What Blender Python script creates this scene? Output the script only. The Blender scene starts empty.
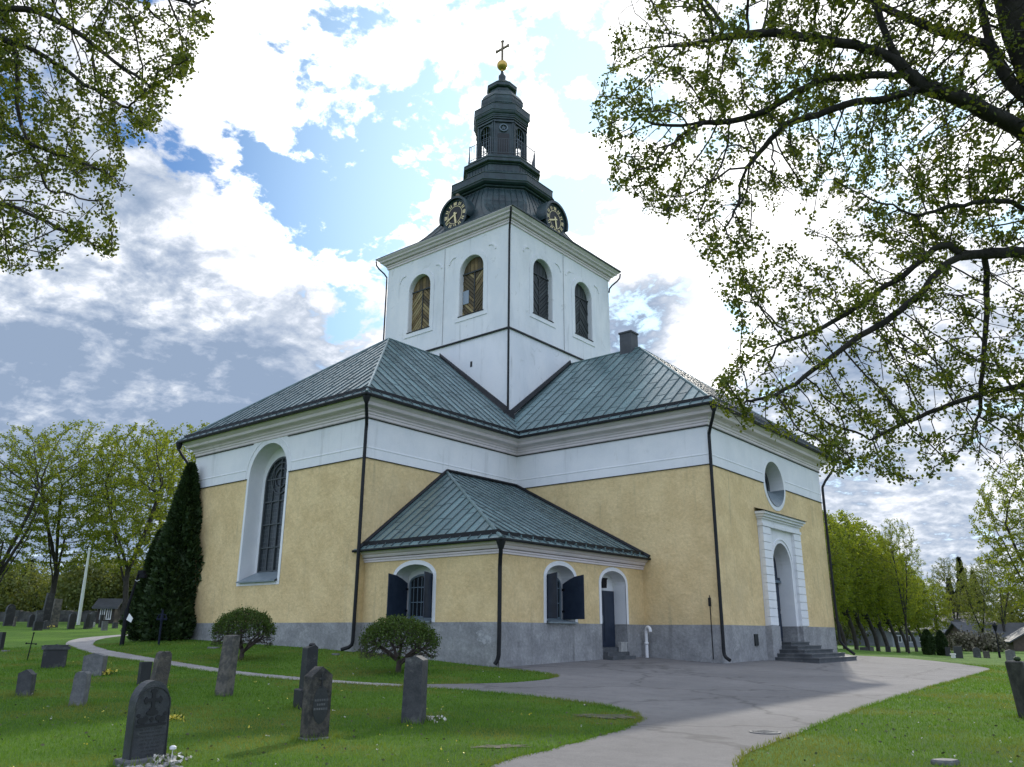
import bpy, math, random
import numpy as np
from mathutils import Vector
from mathutils.geometry import tessellate_polygon, delaunay_2d_cdt
PI = math.pi
random.seed(7); rng = np.random.default_rng(11)
sc = bpy.context.scene
col = sc.collection

# ------------------------------------------------------------------ camera
FPX = 807.28; PITCH = .2986; ROLL = .0056; YAW = .6873
CAM = np.array([26.7815, -33.0663, 1.65])
_f = np.array([-math.sin(YAW), math.cos(YAW), 0.]); _r = np.array([math.cos(YAW), math.sin(YAW), 0.]); _u = np.array([0, 0, 1.])
CF = math.cos(PITCH)*_f + math.sin(PITCH)*_u
_U = -math.sin(PITCH)*_f + math.cos(PITCH)*_u
CR = math.cos(ROLL)*_r + math.sin(ROLL)*_U
CU = -math.sin(ROLL)*_r + math.cos(ROLL)*_U
cd = bpy.data.cameras.new('camera'); cam = bpy.data.objects.new('camera', cd); col.objects.link(cam)
cd.sensor_width = 36; cd.lens = FPX/1024*36; cd.clip_end = 6000; cd.clip_start = .1
from mathutils import Matrix
cam.matrix_world = Matrix(((CR[0], CU[0], -CF[0], CAM[0]), (CR[1], CU[1], -CF[1], CAM[1]), (CR[2], CU[2], -CF[2], CAM[2]), (0, 0, 0, 1)))
sc.camera = cam
sc.render.resolution_x = 1024; sc.render.resolution_y = 767

# ------------------------------------------------------------------ sun, sky, exposure
SUN_EL = math.radians(28); SUN_D = np.array([-.330*math.cos(SUN_EL), .944*math.cos(SUN_EL), math.sin(SUN_EL)])
SUN_STRENGTH = 2.0
EXPOSURE = 0.58
SKY_STRENGTH = .1
ld = bpy.data.lights.new('sun', 'SUN'); ld.energy = SUN_STRENGTH; ld.angle = math.radians(1.2); ld.color = (1, .94, .84)
lo = bpy.data.objects.new('sun', ld); col.objects.link(lo)
lo.rotation_euler = Vector(SUN_D).to_track_quat('Z', 'Y').to_euler()
sc.view_settings.view_transform = 'Standard'; sc.view_settings.look = 'None'
sc.view_settings.exposure = EXPOSURE; sc.view_settings.gamma = 1; sc.view_settings.use_curve_mapping = False
sc.render.engine = 'CYCLES'
sc.cycles.use_denoising = True
try: sc.cycles.denoiser = 'OPENIMAGEDENOISE'
except Exception: pass
sc.cycles.max_bounces = 6; sc.cycles.diffuse_bounces = 3; sc.cycles.glossy_bounces = 2; sc.cycles.transmission_bounces = 3; sc.cycles.transparent_max_bounces = 4
sc.cycles.caustics_reflective = False; sc.cycles.caustics_refractive = False

def pray(u, v):
    return CF + CR*(u-512)/FPX + CU*(383.5-v)/FPX
def P3(u, v, d):
    return CAM + pray(u, v)*d
def udir(u, v):
    d = pray(u, v); return d/np.linalg.norm(d)

class NT:
    """small node-tree helper"""
    def __init__(s, tree): s.t = tree; tree.nodes.clear()
    def n(s, kind, **kw):
        nd = s.t.nodes.new(kind)
        for k, v in kw.items():
            if k == 'ins':
                for i, x in v.items():
                    if isinstance(x, bpy.types.NodeSocket): s.t.links.new(x, nd.inputs[i])
                    else: nd.inputs[i].default_value = x
            else: setattr(nd, k, v)
        return nd
    def m(s, op, a, b=None, c=None, clamp=False):
        nd = s.n('ShaderNodeMath', operation=op, use_clamp=clamp)
        for i, x in enumerate((a, b, c)):
            if x is None: continue
            if isinstance(x, bpy.types.NodeSocket): s.t.links.new(x, nd.inputs[i])
            else: nd.inputs[i].default_value = x
        return nd.outputs[0]
    def mr(s, x, a, b, lo=0., hi=1., smooth=True):
        nd = s.n('ShaderNodeMapRange', interpolation_type='SMOOTHSTEP' if smooth else 'LINEAR', ins={0: x, 1: a, 2: b, 3: lo, 4: hi}); return nd.outputs[0]
    def mix(s, fac, a, b, blend='MIX'):
        nd = s.n('ShaderNodeMix', data_type='RGBA', blend_type=blend)
        for i, x in ((0, fac), (6, a), (7, b)):
            if isinstance(x, bpy.types.NodeSocket): s.t.links.new(x, nd.inputs[i])
            else: nd.inputs[i].default_value = (x if not isinstance(x, tuple) or len(x) == 4 else (*x, 1))
        return nd.outputs[2]
    def noise(s, vec, scale, detail=4, rough=.55, dist=0., lac=2.):
        nd = s.n('ShaderNodeTexNoise', ins={'Scale': scale, 'Detail': detail, 'Roughness': rough, 'Distortion': dist, 'Lacunarity': lac})
        if vec is not None: s.t.links.new(vec, nd.inputs['Vector'])
        return nd.outputs['Fac']

world = bpy.data.worlds.new('World'); sc.world = world; world.use_nodes = True
def build_world():
    N = NT(world.node_tree)
    tc = N.n('ShaderNodeTexCoord'); D = tc.outputs['Generated']
    sky = N.n('ShaderNodeTexSky', sky_type='NISHITA', sun_disc=False, sun_elevation=SUN_EL,
              sun_rotation=math.atan2(SUN_D[0], SUN_D[1]), air_density=1.0, dust_density=.6, ozone_density=2.0)
    sep = N.n('ShaderNodeSeparateXYZ', ins={0: D})
    x, y, z = sep.outputs
    zz = N.m('MAXIMUM', N.m('ADD', z, .30), .10)
    px = N.m('DIVIDE', x, zz); py = N.m('DIVIDE', y, zz)
    pos = N.n('ShaderNodeCombineXYZ', ins={0: px, 1: py, 2: 7.7}).outputs[0]
    big = N.noise(pos, 2.0, 3, .5)
    mid = N.noise(pos, 6.2, 9, .60, .3)
    fine = N.noise(pos, 20.0, 7, .62, .2)
    def blob(u, v, r_in, r_out):
        d = udir(u, v)
        dot = N.n('ShaderNodeVectorMath', operation='DOT_PRODUCT', ins={0: D, 1: tuple(d)}).outputs['Value']
        return N.mr(dot, math.cos(math.radians(r_out)), math.cos(math.radians(r_in)))
    # cloud cover: noise plus the gaps and banks this sky has
    cov = N.m('ADD', N.m('MULTIPLY', mid, .95), N.m('MULTIPLY', big, .22))
    cov = N.m('ADD', cov, N.m('MULTIPLY', fine, .44))
    for (u, v, a, b, w) in ((430, 160, 1, 6.5, -.09), (370, 190, 1, 6, -.08), (300, 165, 1, 4.5, -.07), (255, 215, 1, 5, -.08), (345, 235, 1, 4.5, -.06), (555, 22, .5, 5, -.09), (600, 80, 1, 5, -.08), (650, 322, 1, 6, .03), (700, 60, 2, 9, .06), (540, 170, 1, 4, .05),
                            (330, 40, 1, 4, -.05), (500, 15, .5, 3, -.06), (250, 130, .5, 2.5, -.06), (310, 80, 2, 8, .05), (420, 70, 2, 5, .05), (140, 150, 3, 11, .05), (690, 260, 2, 7, .12), (150, 330, 4, 13, .20), (40, 380, 4, 16, .20), (900, 480, 6, 16, .14), (210, 270, 2, 6, .06), (650, 200, 1, 5, .12), (880, 290, 3, 10, .06)):
        cov = N.m('ADD', cov, N.m('MULTIPLY', blob(u, v, a, b), w))
    dens = N.mr(cov, .735, .84)
    thick = N.mr(cov, .84, 1.10)
    # brightness: towards the sun the cloud glows, away from it the bases are blue grey
    sund = N.n('ShaderNodeVectorMath', operation='DOT_PRODUCT', ins={0: D, 1: tuple(SUN_D)}).outputs['Value']
    glow = N.mr(sund, math.cos(math.radians(50)), math.cos(math.radians(4)))
    up = N.mr(z, .24, .44)
    lit = N.m('ADD', N.m('MULTIPLY', up, .62), N.m('MULTIPLY', glow, .48))
    for (u, v, a, b, w) in ((708, 345, .3, 5., .7), (300, 90, 3, 14, .4), (640, 200, 2, 9, .4), (150, 330, 3, 15, .16), (640, 330, .5, 6.5, -.75), (120, 130, 2, 8, -.22), (200, 200, 2, 7, -.15), (80, 200, 3, 9, -.0), (900, 480, 4, 16, .16), (330, 330, 2, 8, -.1), (60, 262, 1, 5, .2), (230, 300, 1, 3.5, .22), (110, 395, 1, 3.5, .2), (250, 390, 1, 5, -.1), (880, 300, 3, 9, -.2)):
        lit = N.m('ADD', lit, N.m('MULTIPLY', blob(u, v, a, b), w))
    tex = N.mr(N.m('ADD', N.m('MULTIPLY', fine, .35), N.m('MULTIPLY', mid, .65)), .37, .64, -.62, .55, False)
    lit = N.m('ADD', lit, tex)
    lit = N.m('SUBTRACT', lit, N.m('MULTIPLY', thick, .18))
    lit = N.m('ADD', lit, N.m('MULTIPLY', N.m('SUBTRACT', 1., dens), .35))      # thin edges shine
    litc = N.m('MAXIMUM', N.m('MINIMUM', lit, 1.6), 0.)
    ramp = N.n('ShaderNodeValToRGB', ins={0: N.m('MULTIPLY', litc, .625)})
    cr = ramp.color_ramp
    cr.elements[0].position = 0; cr.elements[0].color = (2.1, 2.75, 3.85, 1)
    cr.elements[1].position = 1; cr.elements[1].color = (16, 16, 15.6, 1)
    for p_, c_ in ((.14, (3.0, 3.6, 4.65, 1)), (.28, (4.3, 4.8, 5.6, 1)), (.42, (6.6, 6.9, 7.6, 1)), (.56, (9.4, 9.5, 9.8, 1))):
        e = cr.elements.new(p_); e.color = c_
    blue = N.mix(1., sky.outputs[0], BLUE_GAIN, 'MULTIPLY')
    blue = N.mix(N.m('MULTIPLY', N.mr(sund, math.cos(math.radians(42)), math.cos(math.radians(8))), .8), blue, (6.4, 8.8, 10.4, 1))
    blue = N.mix(N.mr(z, .02, .22), (6.2, 7.4, 8.8, 1), blue)
    c = N.mix(dens, blue, ramp.outputs[0])
    # the half of the sky behind the camera: front-lit cloud and blue
    bk = N.n('ShaderNodeVectorMath', operation='DOT_PRODUCT', ins={0: D, 1: tuple(-_f)}).outputs['Value']
    back = N.mix(N.mr(mid, .42, .58), (3.6, 5.4, 9.2, 1), (9.6, 10.2, 11.4, 1))
    c = N.mix(N.mr(bk, -.15, .35), c, back)
    low = N.mr(z, -.02, .02)
    c = N.mix(low, (.8, .9, .9), c)
    bg = N.n('ShaderNodeBackground', ins={0: c, 1: SKY_STRENGTH})
    N.n('ShaderNodeOutputWorld', ins={0: bg.outputs[0]})
BLUE_GAIN = (.56, .77, .98)
build_world()

# ------------------------------------------------------------------ materials
def pmat(name, c1, c2=None, scale=1.0, rough=.7, bump=0., bscale=40., c3=None, s3=.25, f3=.5, metallic=0., spec=.5, coat=0., stretch=None, detail=5, edge=(.35, .65), fine=0., streak=None, fscale=40):
    m = bpy.data.materials.new(name); m.use_nodes = True
    N = NT(m.node_tree)
    tc = N.n('ShaderNodeTexCoord'); V = tc.outputs['Object']
    if stretch:
        V = N.n('ShaderNodeMapping', ins={0: V, 3: stretch}).outputs[0]
    c = (*c1, 1)
    if c2 is not None:
        c = N.mix(N.mr(N.noise(V, scale, detail, .62), edge[0], edge[1]), (*c1, 1), (*c2, 1))
    if c3 is not None:
        c = N.mix(N.m('MULTIPLY', N.mr(N.noise(V, s3, 6, .7), .5, .72), f3), c, (*c3, 1))
    if streak is not None:
        sv = N.n('ShaderNodeMapping', ins={0: tc.outputs['Object'], 3: (2.6, 2.6, .16)}).outputs[0]
        sk = N.m('MULTIPLY', N.mr(N.noise(sv, 1., 6, .7), .52, .74), N.mr(N.noise(tc.outputs['Object'], .35, 3, .6), .42, .62))
        c = N.mix(N.m('MULTIPLY', sk, streak[1]), c, (*streak[0], 1))
        pt = N.m('MULTIPLY', N.mr(N.noise(tc.outputs['Object'], 1.1, 8, .72, .6), .60, .64), streak[2])
        c = N.mix(pt, c, (*streak[3], 1))
    if fine:
        g = N.mr(N.noise(tc.outputs['Object'], fscale, 4, .65), .3, .7, 1-fine, 1+fine, False)
        gc = N.n('ShaderNodeCombineColor', ins={0: g, 1: g, 2: g}).outputs[0]
        c = N.mix(1., c, gc, 'MULTIPLY')
    b = N.n('ShaderNodeBsdfPrincipled', ins={'Roughness': rough, 'Metallic': metallic, 'Specular IOR Level': spec, 'Coat Weight': coat})
    if isinstance(c, tuple): b.inputs['Base Color'].default_value = c
    else: m.node_tree.links.new(c, b.inputs['Base Color'])
    if bump:
        h = N.noise(tc.outputs['Object'], bscale, 6, .65)
        bn = N.n('ShaderNodeBump', ins={'Strength': 1., 'Distance': bump, 'Height': h})
        m.node_tree.links.new(bn.outputs[0], b.inputs['Normal'])
    N.n('ShaderNodeOutputMaterial', ins={0: b.outputs[0]})
    return m

def leafmat(name, c1, c2, trans=.45, c3=None):
    m = bpy.data.materials.new(name); m.use_nodes = True
    N = NT(m.node_tree)
    g = N.n('ShaderNodeNewGeometry'); r = g.outputs['Random Per Island']
    c = N.mix(r, (*c1, 1), (*c2, 1))
    if c3 is not None:
        tc = N.n('ShaderNodeTexCoord')
        c = N.mix(N.mr(N.noise(tc.outputs['Object'], .35, 3, .6), .45, .62), c, (*c3, 1))
    d = N.n('ShaderNodeBsdfPrincipled', ins={'Base Color': c, 'Roughness': .6, 'Specular IOR Level': .25})
    t = N.n('ShaderNodeBsdfTranslucent', ins={0: N.mix(1., c, (1.25, 1.15, .5), 'MULTIPLY')})
    mx = N.n('ShaderNodeMixShader', ins={0: trans, 1: d.outputs[0], 2: t.outputs[0]})
    N.n('ShaderNodeOutputMaterial', ins={0: mx.outputs[0]})
    return m

M = {}
M['yellow'] = pmat('yellow_stucco', (.74, .565, .295), (.645, .48, .24), .8, .9, .04, 5., (.52, .41, .23), .22, .5, fine=.11, fscale=7, streak=((.36, .30, .18), .55, .35, (.78, .62, .34)))
M['white'] = pmat('white_plaster', (.80, .80, .80), (.74, .75, .76), .7, .85, .004, 12., (.60, .61, .61), .3, .3, fine=.03, streak=((.42, .42, .41), .5, .3, (.62, .62, .60)))
M['towerwhite'] = pmat('tower_plaster', (.80, .80, .80), (.72, .735, .75), .6, .85, .006, 9., (.52, .54, .54), .35, .4, stretch=(1, 1, .5), fine=.04, streak=((.40, .41, .40), .6, .5, (.55, .56, .55)))
M['plasterpatch'] = pmat('flaked_lime_patch', (.42, .42, .42), (.28, .285, .29), 9., .9, .02, 20, edge=(.42, .58))
M['cornicepaint'] = pmat('warm_grey_cornice_paint', (.74, .665, .665), (.68, .61, .61), .9, .85, .004, 12., (.56, .51, .50), .4, .4, streak=((.40, .37, .36), .5, .3, (.6, .55, .55)))
M['plinth'] = pmat('grey_plinth_render', (.31, .312, .31), (.225, .227, .228), 1.2, .92, .025, 9., (.40, .40, .385), .5, .6, fine=.18, fscale=9, streak=((.12, .12, .12), .7, .5, (.40, .40, .39)))
M['darkmetal'] = pmat('black_painted_metal', (.009, .010, .012), (.014, .016, .018), 2., .5, spec=.25)
M['reveal'] = pmat('grey_soffit', (.35, .36, .36), (.30, .31, .31), 1, .9)
M['blue'] = pmat('dark_blue_paint', (.012, .022, .042), (.020, .032, .055), 3., .5, .002, 30)
M['bluegrey'] = pmat('blue_grey_paint', (.10, .14, .17), (.12, .16, .19), 2., .5)
M['lead'] = pmat('came_metal', (.055, .065, .07), None, rough=.5)
M['sillmetal'] = pmat('sill_sheet', (.20, .24, .26), (.16, .2, .22), 2., .4)
M['wood'] = pmat('weathered_louvre_wood', (.20, .14, .055), (.11, .075, .03), 3., .75, .01, 20, (.28, .22, .11), 1.5, .5, detail=6)
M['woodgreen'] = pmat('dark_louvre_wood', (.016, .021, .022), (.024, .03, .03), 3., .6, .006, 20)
M['wood2'] = pmat('mid_louvre_wood', (.10, .075, .034), (.07, .052, .026), 3., .75, .01, 20)
M['wood3'] = pmat('sun_bleached_louvre_wood', (.30, .235, .11), (.24, .18, .08), 3., .75, .01, 20)
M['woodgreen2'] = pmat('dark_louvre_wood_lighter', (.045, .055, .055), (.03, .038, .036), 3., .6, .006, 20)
M['bluegrey_light'] = pmat('pale_blue_grey_paint', (.26, .31, .36), None, rough=.5)
M['crossmetal'] = pmat('dull_gilt_iron', (.20, .15, .09), (.14, .11, .07), 5., .5, metallic=.4)
M['spire_edge'] = pmat('copper_edge_highlight', (.055, .090, .098), (.030, .052, .058), 2.5, .4)  # lighter copper tone paints the highlight along the spire ledges
M['railpaint'] = pmat('grey_rail_paint', (.07, .085, .10), None, rough=.5)
M['gold'] = pmat('gold_leaf', (.62, .42, .11), (.5, .32, .08), 4., .38, metallic=.75)
M['goldflat'] = pmat('gilded_numerals', (.78, .65, .36), None, rough=.5)
M['dial'] = pmat('dial_black', (.012, .013, .014), None, rough=.6)
M['spire'] = pmat('dark_copper_sheet', (.009, .024, .028), (.020, .046, .050), 1.6, .42, .012, 5., (.050, .090, .094), .9, .7, stretch=(1, 1, .4), spec=.5)
M['asphalt'] = None
M['granite'] = pmat('grey_granite', (0.0632, 0.0648, 0.0672), (0.0360, 0.0376, 0.0408), 6., .75, .006, 40, (0.2130, 0.2130, 0.1940), 2.2, .7, fine=.22)
M['granite_light'] = pmat('light_grey_granite', (0.1512, 0.1512, 0.1512), (0.1008, 0.1026, 0.1053), 6., .8, .006, 40, (0.3500, 0.3500, 0.3120), 2.2, .6, fine=.2)
M['granite_black'] = pmat('polished_black_granite', (.022, .024, .027), (.034, .036, .038), 5., .3, .002, 40, fine=.15)
M['granite_dark'] = pmat('dark_granite', (0.0187, 0.0198, 0.0220), (0.0121, 0.0132, 0.0149), 5., .55, .004, 40, (0.1380, 0.1380, 0.1250), 2.5, .6, fine=.2)
M['granite_face'] = pmat('grey_cut_granite', (0.0442, 0.0480, 0.0518), (0.0285, 0.0315, 0.0345), 4., .6, .004, 40, (0.1630, 0.1630, 0.1500), 2.5, .5, fine=.2)
M['granite_brown'] = pmat('lichened_granite', (0.096, 0.084, 0.068), (0.052, 0.048, 0.044), 4., .9, .03, 14, (0.275, 0.250, 0.175), 3., .7, fine=.2)
M['limestone'] = pmat('weathered_limestone', (0.136, 0.123, 0.102), (0.068, 0.065, 0.058), 5., .9, .025, 16, (0.056, 0.056, 0.053), 2.6, .85, edge=(.42, .58), fine=.25)
M['limestone_dark'] = pmat('sooty_limestone', (.085, .075, .062), (.030, .029, .027), 5., .85, .025, 16, (.16, .145, .12), 3.2, .6, edge=(.42, .58), fine=.3)
M['concrete'] = pmat('pale_stone', (.42, .42, .40), (.30, .30, .29), 4., .9, .01, 25, fine=.15)
M['step'] = pmat('dark_step_stone', (.085, .092, .098), (.055, .06, .065), 2., .7, .008, 25, (.16, .165, .165), 1.2, .6, fine=.2)
M['bark'] = pmat('grey_bark', (.048, .042, .036), (.022, .020, .018), 6., .95, .03, 14, (.075, .075, .06), .9, .6, stretch=(1, 1, .3))
M['bark_far'] = pmat('dark_bark', (.05, .044, .038), (.028, .025, .022), 4., .95)
M['twig'] = pmat('brown_twigs', (.075, .055, .045), (.045, .034, .03), 6., .9)
M['drybrush'] = pmat('dry_brush', (.20, .18, .12), (.14, .125, .085), 6., .9)
M['iron'] = pmat('wrought_iron', (.008, .009, .012), None, rough=.7, spec=.2)
M['blueiron'] = pmat('blue_black_iron', (.008, .012, .028), None, rough=.7, spec=.2)
M['whitepaint'] = pmat('white_paint', (.78, .78, .78), (.7, .7, .7), 3., .5)
M['postwood'] = pmat('weathered_post_wood', (.085, .08, .072), (.045, .043, .04), 9., .9, .015, 30, stretch=(1, 1, .15))
M['darkwood'] = pmat('tarred_wood', (.035, .03, .027), (.05, .04, .034), 3., .85, stretch=(1, 1, 4))
M['brownwood'] = pmat('brown_boarding', (.10, .075, .055), (.075, .055, .042), 3., .85)
M['slate'] = pmat('dark_roofing', (.075, .08, .088), (.055, .06, .066), 2., .7)
M['greywall'] = pmat('pale_house_wall', (.5, .5, .5), (.42, .43, .44), 1., .85)
M['housegrey'] = pmat('dull_house_wall', (.24, .255, .27), (.19, .2, .215), 1., .85)
M['fieldstone'] = pmat('dry_stone', (.10, .10, .095), (.05, .05, .05), 1.6, .95, .05, 3., (.15, .15, .13), 1., .6)
M['soil'] = pmat('bare_soil', (.125, .11, .075), (.07, .075, .03), 5., .95, .03, 12, (.055, .10, .018), 3., 1., edge=(.42, .58))
M['yellowflower'] = pmat('yellow_petals', (.75, .58, .04), (.8, .7, .15), 9., .6)
M['whiteflower'] = pmat('white_petals', (.75, .72, .66), (.6, .55, .5), 9., .6)
M['pebble'] = pmat('grave_pebbles', (.34, .33, .31), (.16, .16, .16), 18., .85, .02, 30, (.55, .55, .53), 9., .7)
M['lampglass'] = pmat('lamp_glass', (.25, .26, .25), None, rough=.15)
M['greenflank'] = pmat('moss', (.06, .09, .02), None, rough=.9)
M['leaf_near'] = leafmat('maple_leaves', (.060, .092, .013), (.150, .185, .028), .40)
M['leaf_mid'] = leafmat('spring_leaves', (.15, .21, .028), (.27, .32, .045), .55, (.20, .25, .035))
M['leaf_pale'] = leafmat('pale_leaves', (.13, .17, .035), (.20, .235, .05), .45, (.14, .17, .045))
M['leaf_wood'] = leafmat('undergrowth_leaves', (.11, .145, .045), (.19, .22, .07), .45, (.13, .15, .05))
M['leaf_bush'] = leafmat('bush_leaves', (.045, .08, .014), (.085, .135, .024), .3)
M['leaf_thuja'] = leafmat('thuja_sprays', (.018, .038, .014), (.042, .072, .022), .18)
M['leaf_thuja_far'] = leafmat('columnar_thuja_sprays', (.016, .036, .010), (.032, .060, .015), .15)
M['leaf_spruce'] = leafmat('spruce_needles', (.022, .036, .022), (.04, .055, .032), .15)
M['leaf_grass'] = leafmat('grass_blades', (.075, .170, .018), (.145, .265, .034), .42, (.19, .22, .05))

def glassmat(name, tint, rough=.08):
    m = bpy.data.materials.new(name); m.use_nodes = True; N = NT(m.node_tree)
    tc = N.n('ShaderNodeTexCoord')
    c = N.mix(N.noise(tc.outputs['Object'], 4, 3), (*[t*.6 for t in tint], 1), (*tint, 1))
    bn = N.n('ShaderNodeBump', ins={'Strength': .6, 'Distance': .01, 'Height': N.noise(tc.outputs['Object'], 9, 2)})
    b = N.n('ShaderNodeBsdfPrincipled', ins={'Base Color': c, 'Roughness': rough, 'Specular IOR Level': .6, 'Normal': bn.outputs[0]})
    N.n('ShaderNodeOutputMaterial', ins={0: b.outputs[0]}); return m
M['glass'] = glassmat('dark_window_glass', (.012, .016, .02))
def stainedmat():
    m = bpy.data.materials.new('leaded_glass'); m.use_nodes = True; N = NT(m.node_tree)
    tc = N.n('ShaderNodeTexCoord')
    br = N.n('ShaderNodeTexBrick', offset=0., ins={'Vector': N.n('ShaderNodeMapping', ins={0: tc.outputs['Object'], 2: (PI/2, 0, 0)}).outputs[0], 'Color1': (.02, .026, .032, 1), 'Color2': (.035, .045, .052, 1), 'Mortar': (.07, .08, .085, 1), 'Scale': 1., 'Mortar Size': .012, 'Brick Width': .16, 'Row Height': .2})
    b = N.n('ShaderNodeBsdfPrincipled', ins={'Base Color': br.outputs[0], 'Roughness': .2})
    N.n('ShaderNodeOutputMaterial', ins={0: b.outputs[0]}); return m
M['stained'] = stainedmat()

def roofmat(tint=1., nm='green_grey_sheet_roof'):
    m = bpy.data.materials.new(nm); m.use_nodes = True; N = NT(m.node_tree)
    tc = N.n('ShaderNodeTexCoord'); V = tc.outputs['Object']
    n1 = N.noise(V, .5, 6, .65); n2 = N.noise(V, 3.2, 5, .6)
    c = N.mix(N.mr(n1, .35, .65), (tint*.098, tint*.158, tint*.160, 1), (tint*.135, tint*.206, tint*.206, 1))
    c = N.mix(N.m('MULTIPLY', N.mr(n2, .45, .7), .35), c, (.19, .235, .235, 1))
    b = N.n('ShaderNodeBsdfPrincipled', ins={'Base Color': c, 'Roughness': N.mr(n2, .3, .7, .22, .38), 'Specular IOR Level': .55})
    bn = N.n('ShaderNodeBump', ins={'Strength': .5, 'Distance': .02, 'Height': N.noise(V, 1.8, 3)})
    m.node_tree.links.new(bn.outputs[0], b.inputs['Normal'])
    N.n('ShaderNodeOutputMaterial', ins={0: b.outputs[0]}); return m
M['roof'] = roofmat(); M['roof2'] = roofmat(1.26, 'green_grey_sheet_roof_pale'); M['roof3'] = roofmat(.78, 'green_grey_sheet_roof_dull')

def asphaltmat():
    m = bpy.data.materials.new('worn_asphalt'); m.use_nodes = True; N = NT(m.node_tree)
    tc = N.n('ShaderNodeTexCoord'); V = tc.outputs['Object']
    c = N.mix(N.mr(N.noise(V, .22, 6, .65), .38, .64), (.145, .138, .136, 1), (.20, .19, .184, 1))
    c = N.mix(N.m('MULTIPLY', N.mr(N.noise(N.n('ShaderNodeMapping', ins={0: V, 2: (0, 0, .7), 3: (.25, 1.6, 1)}).outputs[0], .8, 5, .6), .5, .72), .4), c, (.082, .078, .079, 1))
    c = N.mix(N.m('MULTIPLY', N.mr(N.noise(V, 2.6, 7, .72), .46, .66), .5), c, (.108, .102, .102, 1))
    c = N.mix(N.m('MULTIPLY', N.mr(N.noise(V, 9., 5, .75), .5, .68), .45), c, (.21, .20, .195, 1))
    g = N.noise(V, 45, 4, .7)
    c = N.mix(N.mr(g, .35, .7, 0, .5), c, (.25, .24, .23, 1))
    g2 = N.noise(V, 130, 2, .6)
    c = N.mix(N.mr(g2, .52, .62, 0, .5), c, (.05, .05, .05, 1))
    vor = N.n('ShaderNodeTexVoronoi', feature='DISTANCE_TO_EDGE', ins={'Vector': N.n('ShaderNodeVectorMath', operation='ADD', ins={0: V, 1: N.n('ShaderNodeTexNoise', ins={'Vector': V, 'Scale': 1.5}).outputs['Color']}).outputs[0], 'Scale': .17}).outputs['Distance']
    crack = N.mr(vor, .0, .02, 1, 0)
    c = N.mix(N.m('MULTIPLY', crack, .55), c, (.06, .058, .055, 1))
    b = N.n('ShaderNodeBsdfPrincipled', ins={'Base Color': c, 'Roughness': .9, 'Specular IOR Level': .3})
    bn = N.n('ShaderNodeBump', ins={'Strength': .8, 'Distance': .008, 'Height': g})
    m.node_tree.links.new(bn.outputs[0], b.inputs['Normal'])
    N.n('ShaderNodeOutputMaterial', ins={0: b.outputs[0]}); return m
M['asphalt'] = asphaltmat()
M['gravel'] = pmat('fine_gravel', (.33, .31, .29), (.25, .235, .225), 1.2, .95, .02, 45, (.42, .40, .38), 3., .5, fine=.25)

def lawnmat():
    m = bpy.data.materials.new('lawn_grass'); m.use_nodes = True; N = NT(m.node_tree)
    tc = N.n('ShaderNodeTexCoord'); V = tc.outputs['Object']
    a = N.noise(V, .30, 5, .6); b_ = N.noise(V, 1.6, 6, .7); f = N.noise(V, 14, 5, .7); ff = N.noise(V, 60, 3, .7)
    c = N.mix(N.mr(a, .40, .60), (.058, .130, .014, 1), (.100, .195, .022, 1))
    c = N.mix(N.m('MULTIPLY', N.mr(b_, .52, .74), .65), c, (.150, .185, .045, 1))
    c = N.mix(N.mr(f, .45, .7, 0, .5), c, (.038, .092, .010, 1))
    c = N.mix(N.mr(ff, .5, .7, 0, .45), c, (.145, .25, .035, 1))
    b = N.n('ShaderNodeBsdfPrincipled', ins={'Base Color': c, 'Roughness': .95, 'Specular IOR Level': .15})
    bn = N.n('ShaderNodeBump', ins={'Strength': 1., 'Distance': .05, 'Height': N.m('ADD', f, N.m('MULTIPLY', ff, .6))})
    m.node_tree.links.new(bn.outputs[0], b.inputs['Normal'])
    N.n('ShaderNodeOutputMaterial', ins={0: b.outputs[0]}); return m
M['lawn'] = lawnmat()

M['roofseam'] = pmat('seam_sheet', (.060, .085, .088), (.085, .11, .112), 2., .5)

# ------------------------------------------------------------------ mesh helpers
def mesh_obj(name, verts, faces, mat, parent=None, smooth=False, loc=None, mats=None, midx=None):
    me = bpy.data.meshes.new(name); me.from_pydata([tuple(map(float, v)) for v in verts], [], [tuple(map(int, f)) for f in faces])
    for m in (mats or [mat]): me.materials.append(m)
    if midx is not None: me.polygons.foreach_set('material_index', midx)
    if smooth: me.polygons.foreach_set('use_smooth', [True]*len(me.polygons))
    me.update()
    o = bpy.data.objects.new(name, me); col.objects.link(o)
    if parent is not None: o.parent = parent
    if loc is not None: o.location = loc
    return o
def fast_obj(name, verts, nper, mat, parent=None, loc=None, smooth=False):
    """verts (n*nper,3): every nper consecutive vertices form one face"""
    n = len(verts)//nper
    me = bpy.data.meshes.new(name); me.vertices.add(len(verts)); me.vertices.foreach_set('co', np.asarray(verts, np.float32).ravel())
    me.loops.add(len(verts)); me.loops.foreach_set('vertex_index', np.arange(len(verts), dtype=np.int32))
    me.polygons.add(n); me.polygons.foreach_set('loop_start', np.arange(n, dtype=np.int32)*nper)
    me.update(calc_edges=True); me.materials.append(mat)
    o = bpy.data.objects.new(name, me); col.objects.link(o)
    if parent is not None: o.parent = parent
    if loc is not None: o.location = loc
    return o

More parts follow.
